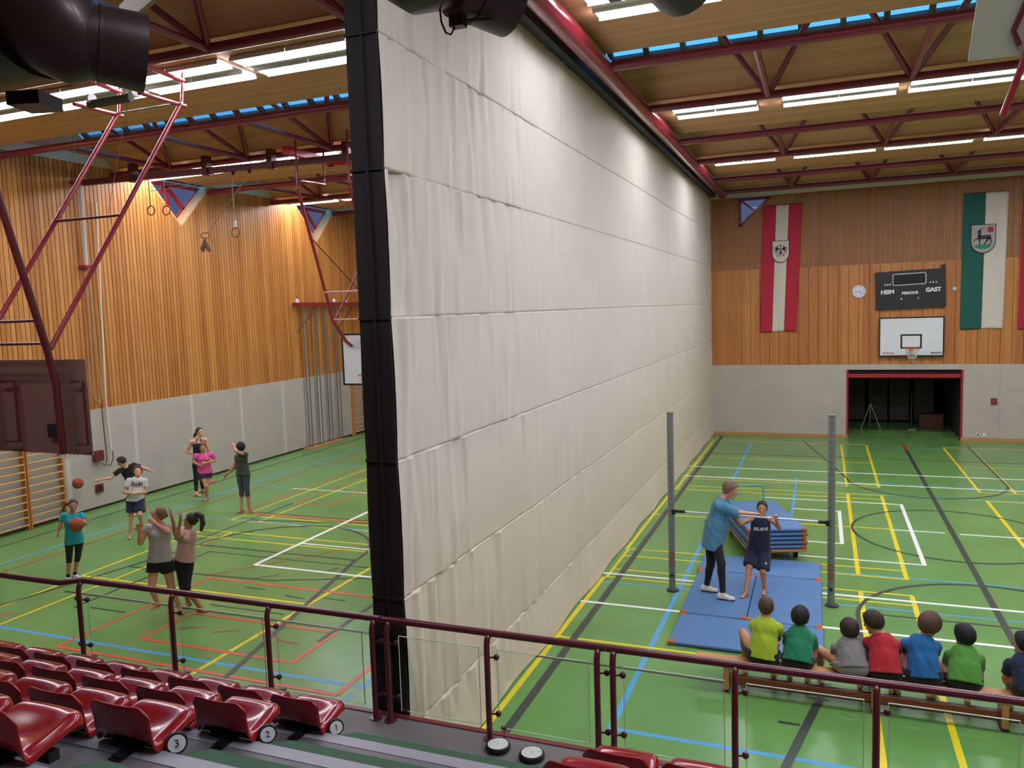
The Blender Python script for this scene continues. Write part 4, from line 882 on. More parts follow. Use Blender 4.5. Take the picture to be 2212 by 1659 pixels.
# sockets of light: ducts with jet nozzles near the camera, under the roof
M_duct = mat('brown_lacquered_duct', '3a2a2e', rough=.42, metal=.2, coat=.1); M_ductd = mat('dark_brown_duct', '1d1618', rough=.4)
def duct_nozzle(t, c, r, L, d, n=36):
    d = Vector(d).normalized(); c = Vector(c)
    obj('nozzle_drum', MB().tube([c, c+d*L*.3, c+d*L*.31, c+d*L*.36, c+d*L*.37, c+d*L], [r*.93, r*.93, r*.97, r*.97, r*.95, r], n, False), M_duct, t, True)
    obj('nozzle_back', MB().disc(c, -d, r*.93, n, .01), M_duct, t, True)
t = thing('ventilation_duct', 'big dark brown ventilation duct with an elbow in the top left corner', 'duct', (-4.7, 4, 6.2))
duct_nozzle(t, (-4.6, 4.02, 6.37), .26, .42, (.62, .78, -.1))
obj('elbow', MB().tube([(-4.48, 4.1, 6.32), (-4.56, 4.05, 6.34), (-4.68, 3.98, 6.42), (-4.84, 3.92, 6.6), (-4.92, 3.88, 6.9), (-4.95, 3.85, 8.2)], [.2, .28, .32, .34, .35, .35], 32), M_duct, t, True)
obj('main_duct', MB().tube([(-4.85, 3.95, 6.64), (-6.5, 3.95, 6.64), (-9.5, 3.95, 6.64)], .5, 36), M_ductd, t, True)
obj('side_box', MB().obox((-5.62, 4.5, 6.2), (1, .3, 0), (-.3, 1, 0), (0, 0, 1), .13, .14, .05), M_ductd, t)
obj('sheet_metal_flap', MB().obox((-4.55, 4.55, 6.78), (1, -.2, .25), (.2, 1, 0), (-.25, 0, 1), .22, .02, .07), mat('beige_sheet_metal', 'a08e78', rough=.5), t)
t = thing('ventilation_duct', 'brown ventilation nozzle with a hanging cable at the top of the curtain', 'duct', (-1.8, 4, 6.2))
obj('main_duct', MB().tube([(-2.2, 4.0, 6.42), (-2.16, 4.0, 6.4), (-2.1, 4.0, 6.38), (-1.68, 4.0, 6.38)], [.12, .2, .25, .26], 36), M_duct, t, True)
obj('supply_duct', MB().tube([(-1.8, 3.95, 6.5), (-1.8, 3.6, 8.2)], .25, 28), M_duct, t, True)
duct_nozzle(t, (-1.83, 4.05, 6.28), .215, .33, (.6, .79, -.12))
obj('control_box', MB().box(-1.87, -1.79, 4.0, 4.06, 6.02, 6.09), M_ductd, t); obj('box_arm', MB().tube([(-1.8, 4.03, 6.05), (-1.66, 4.1, 6.06)], .009, 8), M_ductd, t, True)
obj('cable', MB().tube([(-1.93, 4.02, 6.14), (-1.925, 4.02, 6.06), (-1.9, 4.02, 6.0), (-1.87, 4.02, 5.985), (-1.84, 4.02, 6.03)], .006, 6), M_bp, t, True)
t = thing('ventilation_duct', 'round brown ventilation nozzle in front of the lamps right of the girder', 'duct', (-.6, 4, 6.2))
duct_nozzle(t, (-.76, 3.98, 6.2), .195, .32, (.32, .93, -.12)); obj('supply_duct', MB().tube([(-.74, 3.98, 6.25), (-.74, 3.5, 8.2)], .18, 28), M_duct, t, True)
obj('control_box', MB().box(-1.0, -.94, 4.0, 4.06, 6.02, 6.12), M_ductd, t); obj('box_arm', MB().tube([(-.95, 4.03, 6.07), (-.85, 4.05, 6.08)], .008, 8), M_ductd, t, True)

# folded up board, top right
t = thing('folded_backboard', 'pale grey back of a folded up basketball board at the top right', 'backboard', (2.1, 7.6, 6.9))
u_ = Vector((1, .06, 0)).normalized(); v_ = Vector((.03, -.55, .8)).normalized(); p0 = Vector((1.16, 8.0, 6.5)); nrm = u_.cross(v_)
obj('board', MB().obox(p0+u_*.9+v_*.6, u_, v_, nrm, .9, .6, .012), mat('pale_back_floor_bounce', 'a3a796', rough=.7), t)  # green cast of light off the floor is in this grey
pm = p0+u_*.38-nrm*.05
obj('mast', MB().tube([p0+u_*.33-v_*.5+nrm*.05, p0+u_*.55+v_*.75+nrm*.06], .03, 10), M_gear, t, True)
obj('board_bracket', MB().tube([p0+u_*.36+v_*.1+nrm*.03, p0+u_*.3+v_*.22+nrm*.03, p0+u_*.42+v_*.7+nrm*.03], .022, 8), M_geard, t, True)
obj('ceiling_strut', MB().tube([p0+u_*.55+v_*.75+nrm*.06, (2.0, 6.9, 8.2)], .03, 10), M_gear, t, True)
# ================================================================ PEOPLE
POSE = {
  'teacher': {'head': (-1.28, 12.15, 1.67), 'neck': (-1.40, 12.14, 1.55), 'sR': (-1.44, 12.01, 1.45), 'sL': (-1.41, 12.34, 1.47), 'eR': (-1.21, 12.01, 1.37), 'wR': (-0.97, 12.08, 1.34), 'eL': (-1.31, 12.45, 1.25), 'wL': (-1.27, 12.30, 1.22), 'hR': (-1.50, 12.06, 0.88), 'hL': (-1.58, 12.19, 0.84), 'kR': (-1.40, 11.94, 0.58), 'aR': (-1.37, 11.86, 0.13), 'kL': (-1.58, 12.14, 0.50), 'aL': (-1.65, 12.14, 0.12), 'tR': (-1.19, 11.84, 0.11), 'tL': (-1.51, 12.13, 0.10)},
  'barboy': {'head': (-0.84, 12.40, 1.35), 'neck': (-0.85, 12.40, 1.23), 'sR': (-1.00, 12.39, 1.18), 'sL': (-0.71, 12.41, 1.19), 'eR': (-1.16, 12.28, 1.11), 'wR': (-1.20, 12.18, 1.22), 'eL': (-0.59, 12.32, 1.09), 'wL': (-0.63, 12.21, 1.24), 'hR': (-0.98, 12.44, 0.67), 'hL': (-0.81, 12.45, 0.68), 'kR': (-1.02, 12.24, 0.47), 'kL': (-0.82, 12.25, 0.41), 'aR': (-1.06, 12.08, 0.11), 'aL': (-0.80, 12.30, 0.11), 'tR': (-1.12, 11.96, 0.06), 'tL': (-0.83, 12.15, 0.07)},
  'teal': {'head': (-12.22, 9.85, 1.33), 'neck': (-12.24, 9.83, 1.20), 'sR': (-12.32, 9.73, 1.17), 'sL': (-12.15, 9.94, 1.13), 'eR': (-12.36, 9.68, 1.02), 'wR': (-12.38, 9.65, 0.89), 'eL': (-12.02, 9.90, 1.00), 'wL': (-12.00, 9.80, 1.09), 'hR': (-12.29, 9.77, 0.70), 'hL': (-12.19, 9.89, 0.68), 'kR': (-12.26, 9.72, 0.43), 'kL': (-12.22, 9.86, 0.41), 'aR': (-12.33, 9.72, 0.11), 'aL': (-12.34, 9.86, 0.09), 'tR': (-12.27, 9.61, 0.05), 'tL': (-12.22, 9.86, 0.03)},
  'grey': {'head': (-9.38, 9.00, 1.57), 'neck': (-9.38, 9.00, 1.43), 'sR': (-9.49, 8.88, 1.39), 'sL': (-9.32, 9.06, 1.37), 'eR': (-9.54, 8.77, 1.19), 'wR': (-9.50, 8.73, 1.37), 'eL': (-9.22, 8.99, 1.31), 'wL': (-9.32, 8.85, 1.48), 'hR': (-9.46, 8.92, 0.86), 'hL': (-9.35, 9.04, 0.85), 'kR': (-9.43, 8.81, 0.48), 'kL': (-9.31, 9.07, 0.40), 'aR': (-9.42, 8.88, 0.21), 'aL': (-9.24, 9.14, 0.07), 'tR': (-9.44, 8.72, 0.11), 'tL': (-9.17, 9.08, 0.02)},
  'pinktee': {'head': (-9.09, 9.33, 1.41), 'neck': (-9.12, 9.30, 1.29), 'sR': (-9.26, 9.30, 1.24), 'sL': (-9.05, 9.30, 1.22), 'eR': (-9.32, 9.24, 1.21), 'wR': (-9.31, 9.18, 1.50), 'eL': (-9.17, 9.11, 1.19), 'wL': (-9.12, 9.16, 1.46), 'hR': (-9.22, 9.20, 0.80), 'hL': (-9.14, 9.28, 0.79), 'kR': (-9.28, 9.28, 0.36), 'kL': (-9.08, 9.13, 0.41), 'aR': (-9.31, 9.39, 0.02), 'aL': (-8.95, 9.25, 0.02), 'tR': (-9.30, 9.26, 0.04), 'tL': (-8.89, 9.25, -0.05)},
  'white': {'head': (-13.31, 12.30, 1.38), 'neck': (-13.32, 12.29, 1.26), 'sR': (-13.43, 12.17, 1.21), 'sL': (-13.23, 12.39, 1.17), 'eR': (-13.48, 12.08, 0.98), 'wR': (-13.25, 12.07, 0.97), 'eL': (-13.21, 12.37, 0.93), 'wL': (-13.21, 12.12, 0.97), 'hR': (-13.42, 12.19, 0.81), 'hL': (-13.32, 12.30, 0.79), 'kR': (-13.42, 12.15, 0.49), 'kL': (-13.18, 12.15, 0.52), 'aR': (-13.47, 12.13, 0.10), 'aL': (-13.31, 12.30, 0.18), 'tR': (-13.38, 12.01, 0.03), 'tL': (-13.28, 12.26, 0.09)},
  'black': {'head': (-14.91, 13.35, 1.32), 'neck': (-14.90, 13.44, 1.19), 'sR': (-14.95, 13.31, 1.12), 'sL': (-14.82, 13.60, 1.20), 'eR': (-15.05, 13.12, 0.98), 'wR': (-15.19, 12.97, 0.97), 'eL': (-14.70, 13.81, 1.08), 'wL': (-14.63, 13.89, 1.01), 'hR': (-14.98, 13.65, 0.70), 'hL': (-14.94, 13.77, 0.70), 'kR': (-14.81, 13.54, 0.44), 'kL': (-14.78, 13.73, 0.44), 'aR': (-14.88, 13.61, 0.07), 'aL': (-14.95, 13.98, 0.15), 'tR': (-14.85, 13.50, 0.04), 'tL': (-14.91, 13.96, 0.08)},
  'blacktop': {'head': (-14.84, 15.75, 1.63), 'neck': (-14.86, 15.73, 1.49), 'sR': (-14.98, 15.61, 1.40), 'sL': (-14.75, 15.83, 1.42), 'eR': (-15.11, 15.56, 1.14), 'wR': (-14.97, 15.62, 1.06), 'eL': (-14.70, 15.88, 1.16), 'wL': (-14.75, 15.83, 1.00), 'hR': (-14.94, 15.65, 0.77), 'hL': (-14.83, 15.76, 0.76), 'kR': (-14.95, 15.64, 0.45), 'kL': (-14.93, 15.80, 0.43), 'aR': (-14.90, 15.55, 0.12), 'aL': (-15.02, 15.92, 0.13), 'tR': (-14.81, 15.57, 0.04), 'tL': (-15.04, 15.91, 0.07)},
  'pink': {'head': (-14.30, 15.25, 1.33), 'neck': (-14.30, 15.25, 1.18), 'sR': (-14.43, 15.13, 1.15), 'sL': (-14.14, 15.40, 1.13), 'eR': (-14.47, 15.09, 1.00), 'wR': (-14.30, 15.05, 0.94), 'eL': (-14.11, 15.43, 0.97), 'wL': (-14.13, 15.13, 0.98), 'hR': (-14.36, 15.20, 0.72), 'hL': (-14.24, 15.31, 0.70), 'kR': (-14.19, 15.15, 0.39), 'kL': (-14.23, 15.25, 0.43), 'aR': (-14.29, 15.26, 0.07), 'aL': (-14.42, 15.69, 0.39), 'tR': (-14.27, 15.12, 0.01), 'tL': (-14.44, 15.81, 0.34)},
  'khaki': {'head': (-12.48, 14.50, 1.53), 'neck': (-12.48, 14.50, 1.40), 'sR': (-12.61, 14.52, 1.31), 'sL': (-12.33, 14.47, 1.37), 'eR': (-12.71, 14.50, 1.08), 'wR': (-12.79, 14.37, 0.94), 'eL': (-12.43, 14.28, 1.48), 'wL': (-12.56, 14.37, 1.59), 'hR': (-12.56, 14.50, 0.90), 'hL': (-12.38, 14.52, 0.91), 'kR': (-12.55, 14.51, 0.52), 'kL': (-12.36, 14.47, 0.54), 'aR': (-12.57, 14.49, 0.13), 'aL': (-12.34, 14.49, 0.10), 'tR': (-12.65, 14.38, 0.05), 'tL': (-12.40, 14.37, -0.00)},
}

A_ = np.array
def nrm(v): v = A_(v, float); return v/max(1e-9, np.linalg.norm(v))
def cone(a, b, ra, rb, sq=None, cuts=(), k=None): return ('c', A_(a, float), A_(b, float), ra, rb, sq, cuts, k)
def ell(c, r, ax, cuts=(), k=None): return ('e', A_(c, float), A_(r, float), A_(ax, float), None, None, cuts, k)
def sdf_prim(p, X):
    if p[0] == 'c':
        _, a, b, ra, rb, sq, cuts, k = p
        P = X - a; B = b - a
        if sq is not None:                                   # flattened section: stretch space along one axis
            n, f = sq; P = P + np.outer(P @ n, n)*(1/f-1); B = B + n*(B @ n)*(1/f-1)
        h = np.clip((P @ B)/max(1e-9, B @ B), 0, 1); d = np.linalg.norm(P - h[:, None]*B, axis=1) - (ra+(rb-ra)*h)
    else:
        _, c, r, ax, _a, _b, cuts, k = p
        q = ((X - c) @ ax.T)/r; l = np.linalg.norm(q, axis=1); l2 = np.linalg.norm(q/r, axis=1)
        d = l*(l-1)/np.maximum(l2, 1e-6)
    for (q0, n) in cuts: d = np.maximum(d, (X - A_(q0)) @ A_(n))
    return d
def bounds(p):
    if p[0] == 'c': r = max(p[3], p[4]); return np.minimum(p[1], p[2])-r, np.maximum(p[1], p[2])+r
    r = max(p[2]); return p[1]-r, p[1]+r
def skin_mesh(prims, vox=.009, k=.02, cuts=(), wob=0.0, seed=0):
    """smooth union of tapered limbs and ellipsoids, turned into one continuous surface"""
    lo = np.min([bounds(p)[0] for p in prims], 0)-.03; hi = np.max([bounds(p)[1] for p in prims], 0)+.03
    n = np.ceil((hi-lo)/vox).astype(int)+1; F = np.full(n, 1.0, np.float32)
    for p in prims:
        kk = k if p[7] is None else p[7]; b0, b1 = bounds(p); m = kk+.02
        i0 = np.maximum(0, np.floor((b0-m-lo)/vox).astype(int)); i1 = np.minimum(n, np.ceil((b1+m-lo)/vox).astype(int)+1)
        g = np.stack(np.meshgrid(*[lo[i]+vox*np.arange(i0[i], i1[i]) for i in range(3)], indexing='ij'), -1); sh = g.shape[:3]
        d = sdf_prim(p, g.reshape(-1, 3)).reshape(sh); sl = tuple(slice(i0[i], i1[i]) for i in range(3)); a = F[sl]
        h = np.maximum(kk-np.abs(a-d), 0)/kk; F[sl] = np.minimum(a, d)-h*h*kk*.25
    if wob or cuts:
        g = np.stack(np.meshgrid(*[lo[i]+vox*np.arange(n[i]) for i in range(3)], indexing='ij'), -1)
        if wob:
            x, y, z = g[..., 0], g[..., 1], g[..., 2]; s = seed*1.7
            F += wob*(np.sin(x*41+z*17+s)*np.sin(y*37-z*23+s)+.7*np.sin(z*29+x*53+s*2)*np.sin(y*31+x*19)).astype(np.float32)
        for cu in cuts:
            if len(cu) == 2: F = np.maximum(F, ((g - A_(cu[0])) @ A_(cu[1])).astype(np.float32))
            elif cu[0] == 'hole': F = np.maximum(F, (cu[2]-np.linalg.norm(g - A_(cu[1]), axis=-1)).astype(np.float32))
            else:                                            # locks of hair running down from the crown
                L = (g - A_(cu[1])) @ cu[2].T; an_ = np.arctan2(L[..., 0], -L[..., 1]-.02); F += (cu[3]*(np.sin(an_*19+L[..., 2]*60)+.6*np.sin(an_*31-L[..., 2]*45))).astype(np.float32)
    ins = F < 0; c = ins[:-1, :-1, :-1].astype(np.int8)
    tot = sum(ins[i:n[0]-1+i, j:n[1]-1+j, l:n[2]-1+l].astype(np.int8) for i in (0, 1) for j in (0, 1) for l in (0, 1))
    act = (tot > 0) & (tot < 8); idx = -np.ones(act.shape, np.int64); ci = np.argwhere(act); idx[act] = np.arange(len(ci))
    acc = np.zeros((len(ci), 3)); cnt = np.zeros(len(ci)); corners = [(i, j, l) for i in (0, 1) for j in (0, 1) for l in (0, 1)]
    for ax in range(3):
        for cr in corners:
            if cr[ax]: continue
            e = list(cr); e[ax] = 1; fa = F[ci[:, 0]+cr[0], ci[:, 1]+cr[1], ci[:, 2]+cr[2]]; fb = F[ci[:, 0]+e[0], ci[:, 1]+e[1], ci[:, 2]+e[2]]
            m = (fa < 0) != (fb < 0); t = np.where(m, fa/np.where(m, fa-fb, 1), 0); pt = np.tile(A_(cr, float), (len(ci), 1)); pt[:, ax] += t
            acc[m] += pt[m]; cnt[m] += 1
    V = lo + vox*(ci + acc/cnt[:, None]); Q = []
    for ax in range(3):
        o1, o2 = [(1, 2), (2, 0), (0, 1)][ax]; s0 = [slice(None)]*3; s1 = [slice(None)]*3; s0[ax] = slice(0, -1); s1[ax] = slice(1, None)
        a, b = ins[tuple(s0)], ins[tuple(s1)]; E = np.argwhere(a != b); E = E[(E[:, o1] > 0) & (E[:, o2] > 0)]
        E = E[(E[:, o1] < n[o1]-1) & (E[:, o2] < n[o2]-1)]
        if not len(E): continue
        u = np.zeros(3, int); u[o1] = 1; w = np.zeros(3, int); w[o2] = 1
        q = np.stack([idx[tuple((E-u-w).T)], idx[tuple((E-w).T)], idx[tuple(E.T)], idx[tuple((E-u).T)]], 1)
        fl_ = a[tuple(E.T)]; q[~fl_] = q[~fl_][:, ::-1]; Q.append(q)
    Q = np.concatenate(Q); return V, Q
def np_obj(name, V, Q, m, parent, smooth_it=2):
    # relax a little so that the surface has no steps
    if smooth_it:
        e = np.concatenate([Q[:, [0, 1]], Q[:, [1, 2]], Q[:, [2, 3]], Q[:, [3, 0]]])
        for it in range(smooth_it):
            s = np.zeros_like(V); c = np.zeros(len(V)); np.add.at(s, e[:, 0], V[e[:, 1]]); np.add.at(c, e[:, 0], 1); np.add.at(s, e[:, 1], V[e[:, 0]]); np.add.at(c, e[:, 1], 1)
            V = V*.5 + .5*s/np.maximum(c, 1)[:, None]
    org = A_(ORG[parent]); me = bpy.data.meshes.new(name); me.vertices.add(len(V)); me.vertices.foreach_set('co', (V-org).astype(np.float32).ravel())
    me.loops.add(Q.size); me.loops.foreach_set('vertex_index', Q.ravel().astype(np.int32)); me.polygons.add(len(Q)); me.polygons.foreach_set('loop_start', np.arange(0, Q.size, 4, dtype=np.int32))
    me.polygons.foreach_set('use_smooth', np.ones(len(Q), bool)); me.update(calc_edges=True); me.validate(); me.materials.append(m)
    o = link(name, me, parent); ORG[o] = ORG[parent]; return o
def finger_prims(w, d, pn, s, curl, side, spread=.12, thumb=1):
    """hand at wrist w, pointing along d, palm facing pn; side = direction of the thumb"""
    d, pn, side = nrm(d), nrm(pn), nrm(side); out = [cone(w, w+d*.035*s, .024*s, .03*s, (pn, .62)), cone(w+d*.03*s, w+d*.078*s, .034*s, .036*s, (pn, .45))]
    for i, (o, L, r) in enumerate(((.030, .068, .0088), (.010, .076, .0092), (-.011, .071, .0088), (-.030, .056, .0078))):
        b = w+d*.082*s+side*o*s; dd = nrm(d+side*o*spread*30*.3); c1, c2 = curl*.9, curl*1.9
        p1 = b+(dd*math.cos(c1)+pn*math.sin(c1))*L*.5*s; p2 = p1+(dd*math.cos(c2)+pn*math.sin(c2))*L*.5*s
        out += [cone(b-d*.012*s, p1, r*s*1.05, r*s, k=.004), cone(p1, p2, r*s, r*s*.8, k=.004)]
    tb = w+d*.03*s+side*.026*s; t1 = tb+nrm(side*.75+d*.65+pn*.25)*.038*s; t2 = t1+nrm(side*.25+d*.9+pn*(.25+curl*.5))*.032*s
    out += [cone(tb, t1, .0125*s, .0105*s, k=.008), cone(t1, t2, .0105*s, .0085*s, k=.004)]
    return out
M_eye = mat('eye_white', 'e8e4de', rough=.2); M_iris = mat('dark_iris', '2a1c14', rough=.15); M_lip = mat('lip_red', 'a8544c', rough=.5); M_teeth = mat('teeth_white', 'e6e0d6', rough=.3)
def person(label, J, s, face, look_up, skin, hair, hs=1.0, hair_style='short', shirt=None, bottom=None, shoes=None, hands=None, feet=(1, 1), bare=True, back=False, hair_col=None, z0=0.0, girl=False, smile=False, extra=None, group=None, headlen=1.0):
    J = {k: A_(v, float) for k, v in J.items()}
    up0 = A_((0, 0, 1.)); hipc = (J['hL']+J['hR'])/2; shc = (J['sL']+J['sR'])/2; spine = nrm(J['neck']-hipc)
    across = nrm(J['sL']-J['sR']); front = nrm(np.cross(spine, -across)); front = front if True else front
    # facing of the trunk: left shoulder is to the left of the way the chest points
    front = nrm(np.cross(across, spine))
    t = thing('person', label, 'person', (hipc[0], hipc[1], z0), group)
    f = nrm(face); side_h = nrm(np.cross(f, up0)) ; uph = nrm(np.cross(side_h, f)); f = nrm(f*math.cos(look_up)+uph*math.sin(look_up)); uph = nrm(np.cross(side_h, f))
    hc = J['head']; AX = A_([side_h, f, uph]); H = hs
    SW = .5*np.linalg.norm(J['sL']-J['sR'])
    B = []
    # feet, legs
    for q, sd_ in enumerate(('R', 'L')):
        hip, kn, an, to = J['h'+sd_].copy(), J['k'+sd_].copy(), J['a'+sd_].copy(), J['t'+sd_].copy()
        if feet[q]: an[2] = z0+.072*s; to[2] = z0+.02*s
        fd = nrm(to-an) ; fdh = nrm((to-an)*A_((1, 1, 0 if feet[q] else 1))); J['a'+sd_] = an
        ln = .135*s if feet[q] else .13*s
        toe = an+fdh*ln*.9; toe[2] = (z0+.018*s) if feet[q] else toe[2]
        J['t'+sd_] = toe; heel = an-fdh*.038*s; heel[2] = (z0+.03*s) if feet[q] else an[2]-.03*s
        calf = nrm(np.cross(np.cross(kn-an, fdh), kn-an)); calf = -calf if calf @ fdh > 0 else calf
        B += [cone(hip, kn, .088*s, .056*s), cone(kn, an, .052*s, .034*s), ell(kn+(an-kn)*.28+calf*.012*s, (.047*s, .047*s, .11*s), [nrm(np.cross(an-kn, fdh)), calf, nrm(an-kn)]), ell(kn, (.052*s, .052*s, .06*s), np.eye(3))]
        sdv = nrm(np.cross(fdh, up0))
        B += [cone(an, heel, .034*s, .03*s), cone(heel, toe-fdh*.03*s, .03*s, .026*s, None), cone(an, toe-fdh*.04*s, .03*s, .022*s)]
        for i in range(5):
            o = (-.032+.016*i)*s*(1 if sd_ == 'L' else 1); B.append(cone(toe-fdh*.04*s+sdv*o*.9, toe+sdv*o+fdh*(.016-.004*abs(i-(1 if sd_ == 'L' else 3)))*s, .012*s, .0085*s if True else 0, k=.006))
    # trunk
    pel = hipc+spine*.035*s; waist = hipc+(J['neck']-hipc)*.38; chest = hipc+(J['neck']-hipc)*.74
    w_p = .5*np.linalg.norm(J['hL']-J['hR'])+.082*s; sq = (front, .68)
    B += [cone(pel-across*.05*s, pel+across*.05*s, .115*s, .115*s, (front, .85)), cone(pel, waist, .125*s, (.108 if girl else .118)*s, sq), cone(waist, chest, (.11 if girl else .12)*s, .15*s, sq), cone(chest, J['neck']-spine*.06*s, .148*s, .085*s, (front, .66)),
          cone(J['sL'], J['sR'], .052*s, .052*s), cone(J['neck']-spine*.05*s, hc-uph*.03*H, .058*s, .05*H)]
    if girl: B += [ell(chest+front*.075*s+across*q*.062*s-spine*.01*s, (.06*s,)*3, np.eye(3)) for q in (-1, 1)]
    # head
    HD = [ell(hc+uph*.018*H, (.077*H, .098*H, .1*H), AX), ell(hc+f*.022*H-uph*.05*H, (.056*H, .068*H, .068*H), AX), cone(hc+f*.09*H+uph*.012*H, hc+f*.113*H-uph*.022*H, .009*H, .0145*H, k=.012),
          ell(hc+f*.07*H-uph*.098*H, (.026*H, .026*H, .02*H), AX), ell(hc+side_h*.079*H-uph*.005*H-f*.005*H, (.01*H, .022*H, .032*H), AX, k=.006), ell(hc-side_h*.079*H-uph*.005*H-f*.005*H, (.01*H, .022*H, .032*H), AX, k=.006),
          ell(hc+f*.093*H-uph*.052*H, (.026*H, .012*H, .013*H), AX, k=.008)]
    B += HD
    # arms
    for sd_ in 'RL':
        S_, E_, W_ = J['s'+sd_], J['e'+sd_], J['w'+sd_]
        B += [ell(S_, (.056*s,)*3, np.eye(3)), cone(S_, E_, .05*s, .038*s), cone(E_, W_, .038*s, .025*s), ell(E_+(W_-E_)*.25, (.041*s, .041*s, .06*s), [nrm(np.cross(W_-E_, (0.1, .3, .9))), nrm(np.cross(W_-E_, np.cross(W_-E_, (0.1, .3, .9)))), nrm(W_-E_)])]
        h = (hands or {}).get(sd_, {}); fd = nrm(W_-E_); d = nrm(h.get('d', fd)); pn = A_(h.get('p', (-front[0]*.2 + (across*(-1 if sd_ == 'L' else 1))[0], -front[1]*.2+(across*(-1 if sd_ == 'L' else 1))[1], -.2)), float)
        pn = nrm(pn-d*(pn @ d)); th = nrm(np.cross(d, pn)); th = th if th @ A_(h.get('th', front+up0*.5)) > 0 else -th
        B += finger_prims(W_, d, pn, s*h.get('s', 1.0), h.get('curl', .35), th, h.get('spread', .12))
    V, Q = skin_mesh(B, .0078, .02*s+.002)
    np_obj('body', V, Q, skin, t)
    # clothes
    def garment(name, pr, m, k=.025, cuts=(), wob=.0018, vox=.0095, par=None): V, Q = skin_mesh(pr, vox, k, cuts, wob, len(name)+int(abs(hc[0])*7)); return np_obj(name, V, Q, m, par or t, 2)
    so = None
    if shirt:
        th_ = shirt.get('t', .018)*s; hem = hipc-spine*(shirt.get('hem', .02)+.03)*s; wide = shirt.get('wide', 1.0)
        hr = (.158*s+(.01*s if wide > 1.1 else 0))*(1 if shirt.get('hem', .02) > -.1 else .8)
        pr = [cone(hem-spine*.03+across*q*.045*s, waist+across*q*.006, hr, .13*s*wide+th_, (front, .9)) for q in (-1, 1)] + [ cone(waist, chest, .134*s*wide+th_, .148*s+th_, (front, .76)), cone(chest, J['neck']-spine*.065*s, .15*s+th_, .085*s+th_*.6, (front, .7))]
        if not shirt.get('tank'): pr += [cone(J['sL']*.9+J['sR']*.1, J['sR']*.9+J['sL']*.1, .05*s+th_*.4, .05*s+th_*.4)]
        else: pr += [cone(J['neck']+(J['s'+q]-J['neck'])*.25-spine*.03*s, J['neck']+(J['s'+q]-J['neck'])*.8-spine*.015*s, .05*s, .045*s+th_*.5) for q in 'LR'] if shirt['tank'] == 1 else []
        if girl: pr += [ell(chest+front*.075*s+across*q*.062*s-spine*.01*s, (.063*s+th_*.6,)*3, np.eye(3)) for q in (-1, 1)]
        sl = shirt.get('sleeve', .55)
        if sl:
            for q in 'RL':
                S_, E_, W_ = J['s'+q], J['e'+q], J['w'+q]
                if sl <= 1: e = S_+(E_-S_)*sl; d = nrm(E_-S_); pr += [ell(S_, (.051*s+th_*.6,)*3, np.eye(3)), cone(S_, S_+(E_-S_)*min(1, sl+.3), .046*s+th_, .046*s+th_*1.35, None, [(e, d)])]
                else:
                    e = E_+(W_-E_)*(sl-1); d = nrm(W_-E_); pr += [ell(S_, (.058*s+th_*.7,)*3, np.eye(3)), cone(S_, E_, .056*s+th_, .046*s+th_), cone(E_, E_+(W_-E_)*min(1, sl-1+.2), .045*s+th_*1.3, .036*s+th_, None, [(e, d)])]
        cuts = [(hem, -spine)]
        nk = J['neck']+spine*(-.012)*s+front*.02*s
        cuts.append(('hole', J['neck']+spine*.03*s+front*.012*s, .068*s))
        if shirt.get('tank') == 2: cuts.append((chest+spine*.035*s, nrm(spine-front*.2)))
        so = garment(shirt.get('name', 't_shirt'), pr, shirt['m'], .022, cuts, shirt.get('wob', .0022))
    if bottom:
        tb = bottom.get('t', .012)*s; L = bottom['len']; pr = [cone(pel-across*.05*s, pel+across*.05*s, .118*s+tb, .118*s+tb, (front, .88)), cone(pel, waist, .13*s+tb, .118*s+tb*.6, (front, .72))]
        fl_ = bottom.get('flare', 0)*s
        for q in 'RL':
            hip, kn, an = J['h'+q], J['k'+q], J['a'+q]
            if L <= 1: e = hip+(kn-hip)*L; d = nrm(kn-hip); pr += [cone(hip, hip+(kn-hip)*min(1.1, L+.15), .09*s+tb, (.09-.034*L)*s+tb+fl_, None, [(e, d)])]
            else:
                e = kn+(an-kn)*(L-1); d = nrm(an-kn); pr += [cone(hip, kn, .09*s+tb, .058*s+tb), cone(kn, kn+(an-kn)*min(1, L-1+.12), .056*s+tb, (.054-.018*(L-1))*s+tb, None, [(e, d)])]
                fdh = nrm(J['t'+q]-an); cf = nrm(np.cross(np.cross(kn-an, fdh), kn-an)); cf = -cf if cf @ fdh > 0 else cf
                pr += [ell(kn+(an-kn)*.28+cf*.012*s, ((.047)*s+tb, .047*s+tb, .11*s), [nrm(np.cross(an-kn, fdh)), cf, nrm(an-kn)], [(e, d)])]
        topc = hipc+spine*bottom.get('rise', .06)*s; garment(bottom.get('name', 'shorts'), pr, bottom['m'], .02, [(topc, spine)], .0012)
